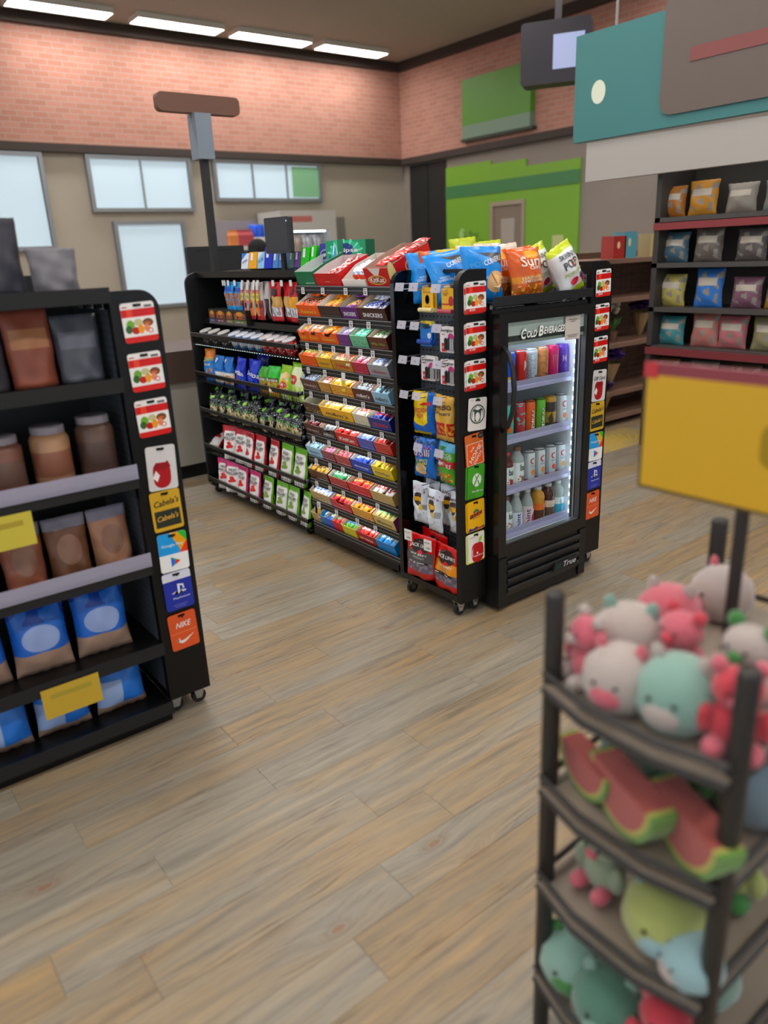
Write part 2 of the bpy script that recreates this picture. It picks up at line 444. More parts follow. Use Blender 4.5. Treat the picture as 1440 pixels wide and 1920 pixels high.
# ================================================================== the room
# ---- floor of wood-look vinyl planks
PW, PL, PY0 = .1362, .838, -.156
def plank_mat():
    g = N('wood_look_vinyl', .4)
    tc = g.n('ShaderNodeTexCoord').outputs['Object']
    oi = g.n('ShaderNodeObjectInfo').outputs['Random']
    geo = g.n('ShaderNodeNewGeometry').outputs['Random Per Island']
    rnd = g.math('FRACT', g.math('ADD', g.math('MULTIPLY', oi, 7.31), geo))
    off = g.n('ShaderNodeCombineXYZ'); g.put(off.inputs[0], g.math('MULTIPLY', rnd, 37.0)); g.put(off.inputs[1], g.math('MULTIPLY', rnd, 91.0))
    va = g.n('ShaderNodeVectorMath', operation='ADD'); g.put(va.inputs[0], tc); g.put(va.inputs[1], off.outputs[0]); P = va.outputs[0]
    # warp the grain round knots
    kp = g.mapping(P, (1.5, 3.3, 1))
    vo = g.n('ShaderNodeTexVoronoi', voronoi_dimensions='2D'); g.put(vo.inputs['Vector'], kp); vo.inputs['Scale'].default_value = 1.0
    vo.inputs['Randomness'].default_value = 1
    vc = g.n('ShaderNodeSeparateColor'); g.put(vc.inputs[0], vo.outputs['Color'])
    kd = g.math('ADD', vo.outputs['Distance'], g.math('MULTIPLY', g.math('GREATER_THAN', vc.outputs[0], .55), 1.0))
    wv = g.noise(g.mapping(P, (1.6, 7, 1)), 1.6, 3)
    warp = g.n('ShaderNodeCombineXYZ'); g.put(warp.inputs[1], g.math('ADD', g.math('MULTIPLY', wv, .05), g.math('MULTIPLY', g.math('POWER', g.math('SUBTRACT', 1.0, g.math('MINIMUM', kd, 1.0)), 6.0), .05)))
    vb = g.n('ShaderNodeVectorMath', operation='ADD'); g.put(vb.inputs[0], P); g.put(vb.inputs[1], warp.outputs[0]); Q = vb.outputs[0]
    fine = g.noise(g.mapping(Q, (3.0, 95, 1)), 1.6, 5, .65)
    mid = g.noise(g.mapping(Q, (1.3, 24, 1)), 1.5, 4, .6)
    big = g.noise(g.mapping(Q, (1.1, 7, 1)), 1.1, 3, .55)
    base = g.ramp(mid, [(.30, '#7a6a54'), (.45, '#947f63'), (.58, '#a18762'), (.74, '#b18f61')])
    grey = g.ramp(mid, [(.3, '#77746a'), (.5, '#8a857a'), (.7, '#999385')])
    gm = g.math('MULTIPLY', g.math('SUBTRACT', g.math('ADD', big, g.math('MULTIPLY', rnd, .46)), .56), 3.2)
    c = g.n('ShaderNodeClamp'); g.put(c.inputs[0], gm)
    col = g.mix(g.math('MULTIPLY', c.outputs[0], .8), base, grey)
    fine2 = g.noise(g.mapping(Q, (7.0, 250, 1)), 1.6, 4, .7)
    d2 = g.n('ShaderNodeClamp'); g.put(d2.inputs[0], g.math('MULTIPLY', g.math('SUBTRACT', fine2, .5), 4.0))
    col = g.mix(g.math('MULTIPLY', d2.outputs[0], .5), col, lin('#5f4d3a'))
    dk = g.n('ShaderNodeClamp'); g.put(dk.inputs[0], g.math('MULTIPLY', g.math('SUBTRACT', fine, .51), 6.5))
    patch = g.n('ShaderNodeClamp'); g.put(patch.inputs[0], g.math('MULTIPLY', g.math('SUBTRACT', g.noise(g.mapping(P, (2.2, 9, 1)), 1.3, 2), .42), 4.5))
    col = g.mix(g.math('MULTIPLY', g.math('MULTIPLY', dk.outputs[0], patch.outputs[0]), .8), col, lin('#4f3f30'))
    lt = g.n('ShaderNodeClamp'); g.put(lt.inputs[0], g.math('MULTIPLY', g.math('SUBTRACT', .42, fine), 4.0))
    col = g.mix(g.math('MULTIPLY', lt.outputs[0], .3), col, lin('#c2a374'))
    ring = g.math('ABSOLUTE', g.math('SINE', g.math('MULTIPLY', kd, 85.0)))
    near = g.math('LESS_THAN', kd, .085)
    col = g.mix(g.math('MULTIPLY', g.math('MULTIPLY', near, ring), .28), col, lin('#6b4c30'))
    col = g.mix(g.math('MULTIPLY', g.math('LESS_THAN', kd, .03), .6), col, lin('#8a5836'))
    tone = g.n('ShaderNodeHueSaturation'); g.put(tone.inputs['Color'], col); g.put(tone.inputs['Value'], g.math('ADD', .92, g.math('MULTIPLY', rnd, .15)))
    g.put(g.b.inputs['Base Color'], tone.outputs[0])
    g.put(g.b.inputs['Roughness'], g.math('ADD', .3, g.math('MULTIPLY', fine, .2)))
    b = g.n('ShaderNodeBump'); b.inputs['Strength'].default_value = .12; b.inputs['Distance'].default_value = .002; g.put(b.inputs['Height'], fine)
    g.t.links.new(b.outputs[0], g.b.inputs['Normal'])
    return g.m
PM = plank_mat()
floor = struct(G().box(-9, 13, -9, 13, -.05, -.003).build('floor', mat('#4b4033', .6, name='subfloor')))
pg = G(); e = .0003; c = .0007
def plank_into(g, x0, x1, y0, y1):
    n = len(g.v)
    g.v += [(x0+e, y0+e, -.003), (x1-e, y0+e, -.003), (x1-e, y1-e, -.003), (x0+e, y1-e, -.003),
            (x0+e, y0+e, -c), (x1-e, y0+e, -c), (x1-e, y1-e, -c), (x0+e, y1-e, -c),
            (x0+e+c, y0+e+c, 0), (x1-e-c, y0+e+c, 0), (x1-e-c, y1-e-c, 0), (x0+e+c, y1-e-c, 0)]
    for a in (0, 4):
        for i in range(4):
            j = (i+1) % 4; g.face((n+a+i, n+a+j, n+a+4+j, n+a+4+i))
    g.face((n+8, n+9, n+10, n+11))
plank_into(pg, -PL/2, PL/2, -PW/2, PW/2)
pmesh = pg.mesh('plank', PM)
JX = {0: -1.64, 1: -1.132, 2: -1.513, 3: -1.811, 4: -1.652, 5: -1.077}
rows = []
rr = random.Random(3)
for j in range(-64, 22):
    x0 = JX.get(j, -1.6+rr.random()*PL)
    for i in range(-6, 14):
        rows.append((x0+i*PL, PY0-j*PW))
def seen(x, y):
    d = Vector((x, y, 0))-CAM; z = d.dot(FW)
    if z < .3: return 0
    return z if abs(d.dot(RT)/z*FPX) < 720+170 and abs(d.dot(UP)/z*FPX) < 960+170 else 0
vis = []; rest = []
for x, y in rows:
    zs = [seen(x+a, y-PW/2) for a in (0, PL/2, PL)]
    (vis if any(zs) else rest).append((max(zs) if any(zs) else 99, x, y))
vis.sort()
fg = G()
for q in vis[300:]: plank_into(fg, q[1], q[1]+PL, q[2]-PW, q[2])
for q in rest: plank_into(fg, q[1], q[1]+PL, q[2]-PW, q[2])
for z, x, y in vis[:300]:
    place('plank', pmesh, floor, (x+PL/2, y-PW/2, 0))
o = fg.build('far_planks', PM, floor); o['kind'] = 'stuff'

# ---- walls, ceiling
WY, WX, ZB, ZT, ZC = 9.1, 7.22, 3.0, 4.33, 4.46
def brick_mat():
    g = N('red_brick', .85)
    tc = g.n('ShaderNodeTexCoord').outputs['Object']
    sp = g.n('ShaderNodeSeparateXYZ'); g.put(sp.inputs[0], tc)
    cb = g.n('ShaderNodeCombineXYZ'); g.put(cb.inputs[0], g.math('ADD', sp.outputs[0], sp.outputs[1])); g.put(cb.inputs[1], sp.outputs[2])
    b = g.n('ShaderNodeTexBrick'); g.put(b.inputs['Vector'], cb.outputs[0])
    b.inputs['Color1'].default_value = lin('#b5806f'); b.inputs['Color2'].default_value = lin('#a87463'); b.inputs['Mortar'].default_value = lin('#ab9387')
    b.inputs['Scale'].default_value = 1; b.inputs['Mortar Size'].default_value = .006; b.inputs['Brick Width'].default_value = .21; b.inputs['Row Height'].default_value = .075
    g.put(g.b.inputs['Base Color'], b.outputs[0]); return g.m
def plaster(c):
    g = N('painted_wall', .8); tc = g.n('ShaderNodeTexCoord').outputs['Object']
    n = g.noise(tc, 3, 4); hs = g.n('ShaderNodeHueSaturation'); hs.inputs['Color'].default_value = lin(c)
    g.put(hs.inputs['Value'], g.math('ADD', .96, g.math('MULTIPLY', n, .08))); g.put(g.b.inputs['Base Color'], hs.outputs[0]); return g.m
BR = brick_mat(); BEIGE = plaster('#a99f90'); DKBR = mat('#3a302b', .7)
wf = G().box(-6, WX+.2, WY, WY+.2, 0, ZB)
wall_far = struct(wf.build('wall_far', BEIGE))
G().box(-6, WX, WY-.06, WY, ZB, ZT).build('brick_band', BR, wall_far)
wall_right = struct(G().box(WX, WX+.2, -9, WY, 0, ZB).build('wall_right', plaster('#8a8078')))
G().box(WX-.06, WX, -9, WY-.06, ZB, ZT).build('brick_band', BR, wall_right)
struct(G().box(-6, WX-.06, WY-.10, WY-.0, ZB-.1, ZB).build('trim_1', DKBR))
struct(G().box(-6, WX-.06, WY-.14, WY, ZT, ZC).build('trim_2', DKBR))
struct(G().box(WX-.10, WX, -9, WY-.1, ZB-.1, ZB).build('trim_3', DKBR))
struct(G().box(WX-.14, WX, -9, WY-.14, ZT, ZC).build('trim_4', DKBR))
g = G().box(-6.2, -6, -9, WY+.2, 0, .5); g.box(-6.2, -6, -9, WY+.2, 3.9, ZC)  # unseen wall, opened between its piers to let daylight onto the candy side
for k in range(8): g.box(-6.2, -6, -9+k*2.6, -8.8+k*2.6, .5, 3.9)
struct(g.build('wall_left', BEIGE))
struct(G().box(-6.2, WX+.2, -9.1, -9, 3.9, ZC).build('wall_near', BEIGE))
def ceil_mat():
    g = N('ceiling_tile', .9); tc = g.n('ShaderNodeTexCoord').outputs['Object']
    g.put(g.b.inputs['Base Color'], g.ramp(g.noise(tc, 60, 2), [(.3, '#a39c92'), (.7, '#aea79d')])); return g.m
ceiling = struct(G().box(-6.2, WX+.2, -9, WY+.2, ZC, ZC+.1).build('ceiling', ceil_mat()))
# windows on the far wall: daylight behind aluminium frames
DAY = mat('#b4c8d4', .5, emit=.5, name='daylit_pane')
FRAME = mat('#8f9398', .4, .6)
def window(n, x0, x1, z0, z1, panes):
    g = G(); y = WY-.05
    for a, b in ((x0-.05, x0), (x1, x1+.05)): g.box(a, b, y-.03, y+.05, z0-.05, z1+.05)
    for a, b in ((z0-.05, z0), (z1, z1+.05)): g.box(x0, x1, y-.03, y+.05, a, b)
    o = struct(g.build('window_%d' % n, FRAME))
    wd = (x1-x0)/panes
    for i in range(panes):
        G().box(x0+i*wd+.012, x0+(i+1)*wd-.012, y, y+.012, z0, z1).build('pane', DAY, o)
        if i: G().box(x0+i*wd-.012, x0+i*wd+.012, y-.02, y+.03, z0, z1).build('mullion', FRAME, o)
    return o
window(1, .05, 1.1, 1.75, 3.0-.16, 1); window(2, 1.75, 3.15, 2.22, 2.84, 2); window(3, 3.6, 5.4, 2.36, 2.84, 3)
window(4, 2.0, 2.95, .9, 2.0, 1)
G().box(4.9, 5.4, WY-.062, WY-.056, 2.38, 2.82).build('sign_poster', mat('#7fb58c', .5))
o = bpy.data.objects['sign_poster']; tag(o, 'pale green poster on the window pane nearest the brick corner', 'poster')

# ---- ceiling lights: strip fixtures in rows across the store
DIF = mat('#fffaf5', .5, emit=LAMP_E, name='lamp_diffuser')
HOUS = mat('#d9d6d0', .4)
def fixture_meshes():
    h = G(); L = 1.2
    h.box(-L/2, L/2, -.16, .16, .03, .07); 
    for a, b in ((-.16, -.15), (.15, .16)): h.box(-L/2, L/2, a, b, .0, .03)
    for a, b in ((-L/2, -L/2+.01), (L/2-.01, L/2)): h.box(a, b, -.15, .15, .0, .03)
    d = G().box(-L/2+.01, L/2-.01, -.15, .15, .012, .022)
    return h.mesh('housing', HOUS), d.mesh('diffuser', DIF)
FM = fixture_meshes()
LX = [(1.5, 'leftmost'), (3.0, 'second from left'), (4.4, 'third from left'), (5.8, 'nearest the brick corner')]
for x, wd in LX:
    t = thing('ceiling_light', 'white strip ceiling light above the far brick wall, %s' % wd, 'ceiling light', (x, 8.5, ZC-.07), group='strip lights in the far ceiling row')
    place('housing', FM[0], t); place('diffuser', FM[1], t)
for y in (6.2, 3.6, 1.2, -1.2, -3.6):
    for x in (-4.2, -2.2, -.2, 1.8, 3.8, 5.8):
        if (x, y) == (5.8, 6.2): continue
        t = thing('ceiling_light', 'white strip ceiling light overhead outside the picture', 'ceiling light', (x, y, ZC-.07), group='strip lights over the sales floor')
        place('housing', FM[0], t); place('diffuser', FM[1], t)

# ================================================================== end-cap towers with gift cards
TD, TW, TZ = .144, .40, 1.40
def peg_mat():
    g = N('pegboard_steel', .3); tc = g.n('ShaderNodeTexCoord').outputs['Object']
    sp = g.n('ShaderNodeSeparateXYZ'); g.put(sp.inputs[0], tc)
    def cell(a): return g.math('SUBTRACT', g.math('FRACT', g.math('MULTIPLY', a, 39.37)), .5)
    a, b = cell(sp.outputs[1]), cell(sp.outputs[2])
    d = g.math('ADD', g.math('MULTIPLY', a, a), g.math('MULTIPLY', b, b))
    m = g.math('LESS_THAN', d, .03)
    g.put(g.b.inputs['Base Color'], g.mix(m, lin('#5c646e'), lin('#050505'))); g.b.inputs['Metallic'].default_value = .3
    return g.m
PEG = peg_mat()
HOLD = mat('#d6d3e2', .25, alpha=.55, name='clear_label_holder')
WIRE = mat('#a9acb0', .35, .8, name='peg_wire')
def caster(parent, x, y):
    c = G().tube([(x, y-.008, .026), (x, y+.008, .026)], .026, 12).build('caster', RUBBER, parent)
    g = G()
    for s in (-1, 1): g.slab([(x-.012, .02), (x+.008, .02), (x+.024, .066), (x-.02, .066)], y+s*.0125-.0015, y+s*.0125+.0015)
    g.box(x-.024, x+.026, y-.02, y+.02, .064, .07)
    g.tube([(x, y-.017, .026), (x, y+.017, .026)], .006, 6)
    g.build('caster_fork', STEEL, c)
def tower(label, ox, oy, op, hooks=()):
    t = thing('display_tower', label, 'display rack', (ox, oy, 0))
    X = (lambda x: x) if op < 0 else (lambda x: TD-x)
    def panel(name, y0, y1, m):
        r = .058; P = [(0, .07), (TD, .07), (TD, TZ)] + [(r-r*math.sin(R(90*i/8)), TZ-r+r*math.cos(R(90*i/8))) for i in range(9)]
        if op > 0: P = [(TD-x, z) for x, z in P][::-1]
        return G().slab(P, y0, y1).build(name, m, t)
    panel('card_panel', 0, .026, BLACK); panel('side_panel', TW-.024, TW, BLACKG)
    def bx(g, x0, x1, *a):
        a0, a1 = sorted((X(x0), X(x1))); return g.box(a0, a1, *a)
    bx(G(), TD-.014, TD, .026, TW-.024, .1, TZ-.05).build('pegboard', PEG, t)
    g = bx(G(), TD-.02, TD, .026, TW-.024, TZ-.014, TZ)
    for y in (.026, .12, .22, .31): bx(g, TD-.018, TD, y, y+.03, TZ-.05, TZ-.014)
    g.build('top_rail', BLACK, t)
    b = bx(G(), 0, TD, .026, TW-.024, .07, .085); bx(b, 0, .006, .026, TW-.024, .085, .1); b.build('base_tray', BLACKG, t)
    for cx in (.03, TD-.03):
        for cy in (.045, TW-.045): caster(t, X(cx), cy)
    for y, z, hold in hooks:
        g = G().tube([(X(TD-.014), y, z), (X(.012), y, z), (X(-.004), y, z+.004), (X(-.012), y, z+.011)], .0021, 6)
        h = g.build('peg_hook', WIRE, t)
        if hold:
            G().tube([(X(TD-.014), y, z+.02), (X(-.002), y, z+.02)], .0021, 6).build('label_arm', WIRE, h)
            x0, x1 = sorted((X(-.004), X(-.0065)))
            M = Matrix.Translation((X(-.004), y, z+.022)) @ Matrix.Rotation(R(14)*(1 if op < 0 else -1), 4, 'Y')
            G().box(-.0012, .0012, -.026, .026, -.028, .004, M=M).build('label_holder', HOLD, h)
    return t
HR = [(1.352, 1), (1.206, 1), (1.07, 1), (.928, 1), (.716, 1), (.537, 1), (.3, 0)]
lh = []
for z, hd in HR: lh += [(.245, z-.022, hd), (.115, z-.026, hd)]
lh += [(.33, 1.33, 1), (.325, 1.185, 1), (.325, 1.047, 1), (.325, .905, 1)]
tower('black display tower with open pegboard side at the left of the drinks fridge', 0, 0, -1, lh)
tower('black display tower with gift cards at the right of the drinks fridge', .766, 0, 1)
tower('blurred black display tower with gift cards on the left foreground shelf unit', -1.219, .13, 1)

# ---- gift cards on pegs
def apple(cx, cz, s): return [(cx+s*math.sin(a)*(1.0+.16*math.cos(2*a)), cz+s*.86*math.cos(a)*(1 if math.cos(a) < 0 else .86+.14*abs(math.sin(a)))) for a in [2*PI*i/28 for i in range(28)]]
FRUIT = [('e', .22, .44, .12, .13, '#6f9e3c'), ('e', .16, .34, .10, .10, '#2f5a26'), ('e', .46, .50, .13, .09, '#b9b48a'), ('e', .75, .48, .16, .10, '#6b4a2c'), ('e', .73, .46, .10, .035, '#c96a3c'),
         ('e', .36, .30, .12, .09, '#b3271f'), ('e', .52, .33, .09, .12, '#e0a02f'), ('e', .70, .34, .09, .10, '#d9906a'), ('e', .80, .27, .075, .065, '#c8302c'), ('e', .80, .27, .05, .042, '#eee')]
RED = design('#e6e2df', [('r', 0, .64, 1, .84, '#c4211f'), ('d', -8, -1.0, -2.35, '#e6e2df'), ('d', 6, .8, 2.9, '#00000000'[:7]) if 0 else ('r', .0, .64, .03, .84, '#c4211f'),
             ('r', .0, .0, 1, .15, '#c9352b'), ('r', .33, .64, 1, .84, '#c4211f'), ('r', .0, .64, .16, .84, '#c4211f'), ('r', .16, .64, .33, .84, '#d9593f'), ('r', .04, .88, .2, .91, '#a33'), ('r', .7, .86, .93, .92, '#555')] + FRUIT)
def card(name, label, cx, y, cz, w, h, m, prints=(), rot=0, group=None, stack=1, thick=.0016):
    root = None
    for k in range(stack):
        dx, dz = -.006*k*(1 if k % 2 else .6), -.004*k
        t = thing(name, label if k == 0 else label.replace('gift card', 'gift cards behind the front one', 1) if False else label, 'gift card', (cx+dx, y+.004*k, cz-h/2+dz), (0, rot*(1-.3*k), 0), group)
        b = G().slab(rrect(-w/2, 0, w/2, h, .008, 3), -thick, 0).build('card_face', m, t)
        if k == 0:
            fs = lambda x, z: (x, -thick, z)
            G().box(-.012, .012, -thick-.0005, -thick+.0002, h*.93-.004, h*.93+.004).build('hang_slot', BLACK, t)
            G().tube([(0, .012, h*.93), (0, -.012, h*.93)], .0035, 6).build('peg', BLACK, t)
            for p in prints:
                if p[0] == 't': letter(t, p[1], p[2], p[3]*w, p[4]*h, p[5]*w, p[6]*h if len(p) > 6 and p[6] else None, fs, *(p[7:8] or (0,)), shear=p[8] if len(p) > 8 else 0)
                elif p[0] == 'e': shape(t, oval(p[1]*w, p[2]*h, p[3]*w, p[4]*h), p[5], fs, eps=p[6] if len(p) > 6 else .0005)
                elif p[0] == 'p': shape(t, [(a*w, b*h) for a, b in p[1]], p[2], fs, eps=p[3] if len(p) > 3 else .0005)
            root = t
        else:
            t['label'] = 'rear copy of the ' + label.replace('gift card', 'card').replace('red and white fruit', 'red fruit').replace('with orange western lettering', 'with western lettering'); t['group'] = 'rear cards of pegs'
    return root
redp = lambda amt: [('t', amt, '#f3ece6', -.2, .1, .3, .075)]
star = [('e', 0, .5, .42, .30, '#33443c'), ('e', 0, .5, .36, .255, '#e8e6e3', .0008), ('e', 0, .5, .33, .235, '#33443c', .0011), ('e', 0, .42, .13, .14, '#e8e6e3', .0014), ('p', [(-.3, .36), (-.16, .3), (-.2, .6), (-.28, .58)], '#e8e6e3', .0014), ('p', [(.3, .36), (.28, .58), (.2, .6), (.16, .3)], '#e8e6e3', .0014), ('p', [(-.2, .68), (0, .62), (.2, .68), (.08, .7), (0, .76), (-.08, .7)], '#e8e6e3', .0014)]
depot = [('p', [(-.43, .03), (.45, .03), (.45, .72), (-.43, .72)], '#f2e6dc', .0004), ('p', [(-.405, .048), (.425, .048), (.425, .702), (-.405, .702)], '#e06a1e', .0006),
         ('t', 'THE', '#f4ece6', -.13, .53, .26, .075, R(45)), ('t', 'HOME', '#f4ece6', .02, .38, .86, .15, R(45)), ('t', 'DEPOT', '#f4ece6', .15, .24, .62, .1, R(45)), ('e', .36, .9, .16, .1, '#1a1614'), ('t', '---\n---', '#ddd', .36, .9, .16, .05)]
xb = [('e', .05, .53, .27, .2, '#e9eee6'), ('p', [(-.16, .38), (-.11, .35), (.05, .53), (.2, .68), (.16, .71), (.04, .6), (-.05, .68), (-.1, .7), (0, .57)], '#4f8f2f', .0008), ('p', [(.24, .38), (.19, .35), (.08, .5), (.1, .55)], '#4f8f2f', .0009), ('t', 'Xbox Gift Card', '#e9eee6', .1, .2, .66, .055), ('r',)][:4]
texas = [('p', [(-.36, .42), (.34, .5), (.36, .62), (-.34, .54)], '#2a2320', .0004), ('t', 'TEXAS', '#dd4a1c', 0, .53, .66, .13, R(6)), ('t', 'ROADHOUSE', '#c8561e', 0, .42, .42, .045, R(6)), ('e', 0, .66, .09, .06, '#5a8a35'), ('e', -.1, .63, .06, .04, '#557'), ('e', .11, .64, .06, .04, '#557'), ('p', [(-.48, .0), (.46, .03), (.44, .1), (.2, .05), (0, .12), (-.2, .07), (-.4, .12)], '#3a3f7a'), ('p', [(-.1, .01), (.3, .03), (.4, .08), (.1, .07)], '#c33a22', .0007)]
appl = [('p', apple(.08, .33, .42), '#b3262b'), ('p', [(.12, .66), (.2, .8), (.34, .86), (.33, .74), (.24, .65)], '#9bbf2c'), ('p', [(-.24, .2), (-.2, .16), (-.2, .44), (-.15, .52), (-.25, .42)], '#f3d7d6', .0008), ('t', "Applebee's", '#f3e7e4', .14, .2, .56, .07), ('e', .06, .29, .05, .04, '#f3e7e4', .0008), ('t', '$25-$50', '#b66', -.24, .87, .3, .035)]
gifty = [('t', 'Gift Card', '#333', .0, .74, .84, .12, 0, .25), ('p', apple(-.02, .36, .36), '#a31c28'), ('p', [(-.3, .42), (-.1, .5), (.05, .44), (.3, .52), (.2, .66), (.02, .56), (-.2, .64)], '#8a1420', .0007), ('p', [(-.34, .3), (-.2, .2), (-.1, .34), (-.22, .46)], '#e9e3e0', .0009)]
cab = [('t', "Cabela's", '#22301c', .02, .72, .84, .16, R(4), .3), ('p', [(-.42, .1), (.42, .1), (.42, .52), (-.42, .52)], '#23291f'), ('t', "Cabela's", '#e0a83a', 0, .34, .72, .14, R(4), .3)]
gplay = [('t', 'Google Play', '#e8f2f2', -.02, .68, .76, .09), ('p', [(-.12, .12), (.2, .25), (-.12, .38)], '#34a853'), ('p', [(-.12, .12), (.04, .25), (-.12, .38)], '#4285f4', .0008), ('p', [(.02, .17), (.2, .25), (.1, .29), (.0, .25)], '#ea4335', .0009)]
psx = [('p', [(-.02, .42), (.06, .42), (.06, .62), (.16, .6), (.16, .52), (.22, .52), (.2, .64), (-.02, .68)], '#e6e6f0'), ('p', [(-.26, .45), (-.06, .5), (-.06, .46), (-.2, .42), (.24, .44), (.28, .48), (.1, .5), (.1, .46), (.2, .46), (.0, .4)], '#e6e6f0', .0007), ('t', 'PlayStation', '#dfe0f0', .08, .3, .6, .06), ('t', '--------\n------', '#b9bce0', 0, .1, .5, .06)]
nike = [('t', 'NIKE', '#f6ece6', .02, .68, .56, .15, 0, .3), ('p', [(-.46, .46), (.46, .46), (.46, .475), (-.46, .475)], '#f0a07a'), ('p', [(-.3, .28), (-.22, .2), (-.12, .16), (.0, .18), (.36, .36), (-.02, .25), (-.14, .24), (-.18, .27), (-.2, .34), (-.28, .22)], '#f6ece6')]
GP = design('#f0f0f0', [('r', 0, .45, 1, 1, '#35a0d8'), ('d', 1.3, .9, 1.45, '#f0b429'), ('d', 1.0, -1.0, .25, '#e0532f'), ('d', .9, 1.0, 1.62, '#3fae49'), ('r', 0, 0, 1, .45, '#eeeeee')])
PSM = design('#2f3f96', [('r', 0, .78, 1, 1, '#cfd0dc')])
XBM = design('#4f9a34', [('e', .1, .1, .4, .4, '#478d2f')])
TXM = design('#e0b01e', ()); APM = design('#e8e4dd', [('r', 0, 0, .035, 1, '#c9d23a'), ('r', 0, 0, 1, .03, '#c9d23a'), ('r', .965, 0, 1, 1, '#c9d23a'), ('r', 0, .98, 1, 1, '#c9d23a')])
spots = ['top', 'second from the top', 'third from the top']
zz = [1.301, 1.156, 1.016]
for i in range(3):
    card('gift_card', 'red and white fruit gift card, %s on the left tower' % spots[i], .086, -.004, zz[i], .103, .112, RED, redp(['$25', '$100', '$100'][i]), R(-1), 'fruit gift cards on the left tower', stack=2)
card('gift_card', 'white gift card with dark green round emblem on the left tower', .087, -.004, .862, .098, .128, design('#d9d3d0', [('e', .5, 1.02, .1, .06, '#4fa33a')]), star + [('t', '$ 15-500', '#888', -.33, .93, .2, .03)], R(3))
card('gift_card', 'orange gift card with slanted white lettering on the left tower', .08, -.004, .722, .1, .13, mat('#e06a1e', .45), depot, R(-4), stack=1)
card('gift_card', 'green gift card with white sphere logo on the left tower', .078, -.004, .592, .092, .138, XBM, xb, R(3), stack=2)
card('gift_card', 'yellow gift card with orange western lettering on the left tower', .084, -.004, .447, .096, .128, TXM, texas, R(-2), stack=2)
card('gift_card', 'white gift card with big red apple on the left tower', .083, -.004, .308, .096, .128, APM, appl, R(-1), stack=2)
zz2 = [1.31, 1.168, 1.03]
def right_set(cx, y, where, full=True):
    for i in range(3):
        card('gift_card', 'red and white fruit gift card, %s on the %s' % (spots[i], where), cx, y, zz2[i], .1, .112, RED, redp(['$50', '$50', '$25'][i]) if full else (), R(-2), 'fruit gift cards on the '+where)
    card('gift_card', 'white gift card with dark red bow picture on the %s' % where, cx, y, .871, .094, .14, mat('#dcd8d6', .45), gifty if full else gifty[1:4], R(2))
    card('gift_card', 'yellow gift card with script lettering on the %s' % where, cx, y, .733, .098, .13, mat('#d7a81c', .45), cab, R(-1))
    card('gift_card', 'multicolour gift card with play triangle on the %s' % where, cx, y, .592, .096, .13, GP, gplay, R(1))
    card('gift_card', 'blue and white game gift card on the %s' % where, cx, y, .458, .096, .132, PSM, psx, R(-1))
    card('gift_card', 'orange gift card with white swoosh mark on the %s' % where, cx, y, .312, .096, .13, mat('#e2551f', .45), nike, R(-2))
right_set(.843, -.004, 'right tower'); right_set(-1.14, .126, 'left foreground tower', False)

# ================================================================== drinks fridge
FX0, FX1, FY = .158, .726, -.058
fr = thing('drinks_fridge', 'black glass-door drinks fridge lit inside, between the two display towers', 'fridge', (0, 0, 0))
FB = mat('#0d0d0e', .42, name='fridge_enamel'); WIN = mat('#dfe4e8', .4, name='fridge_liner')
by1 = .48
g = G(); g.box(FX0, FX0+.03, -.015, by1, .25, 1.25); g.box(FX1-.03, FX1, -.015, by1, .25, 1.25); g.box(FX0+.03, FX1-.03, by1-.03, by1, .25, 1.25)
g.box(FX0+.03, FX1-.03, -.015, by1-.03, 1.2, 1.25); g.box(FX0+.03, FX1-.03, -.015, by1-.03, .25, .272)
g.build('cabinet_body', FB, fr)
g = G(); a, b = FX0+.03, FX1-.03
g.box(a, a+.004, -.01, by1-.03, .272, 1.2); g.box(b-.004, b, -.01, by1-.03, .272, 1.2); g.box(a, b, by1-.034, by1-.03, .272, 1.2); g.box(a, b, -.01, by1-.03, .272, .276); g.box(a, b, -.01, by1-.03, 1.196, 1.2)
liner = g.build('liner', WIN, fr)
g = G()
for x in (a+.05, (a+b)/2-.07, b-.02):
    for k in range(34): g.box(x-.003, x+.003, by1-.0355, by1-.034, .3+k*.026, .309+k*.026)
o = g.build('shelf_slots', mat('#555a60', .5), liner); o['kind'] = 'stuff'
g = G().box(FX0, FX1, -.05, by1, .02, .245); g.box(FX0+.05, FX1-.05, -.054, -.05, .02, .245)
base = g.build('base_housing', FB, fr)
for z in (.205, .163, .121, .079):
    M = Matrix.Translation(((FX0+FX1)/2, -.058, z)) @ Matrix.Rotation(R(24), 4, 'X')
    G().box(-.235, .235, -.006, .004, -.019, .019, M=M).build('louvre', mat('#1d1d1f', .4), base)
G().box(FX0, FX0+.05, -.062, -.048, .02, .243).build('corner_post', FB, base); G().box(FX1-.045, FX1, -.062, -.048, .02, .243).build('corner_post', FB, base)
cp = G().slab([(.492, .094), (.655, .094), (.648, .134), (.5, .134)], -.075, -.06).build('control_plate', mat('#2d2f31', .3, .5), base)
letter(base, 'True', '#c9ccd0', .6, .115, .085, .026, lambda x, z: (x, -.0755, z), shear=.3, name='badge_lettering')
G().box(.508, .545, -.0762, -.075, .102, .126).build('control_screen', mat('#0d2a2e', .2, emit=.1), base)
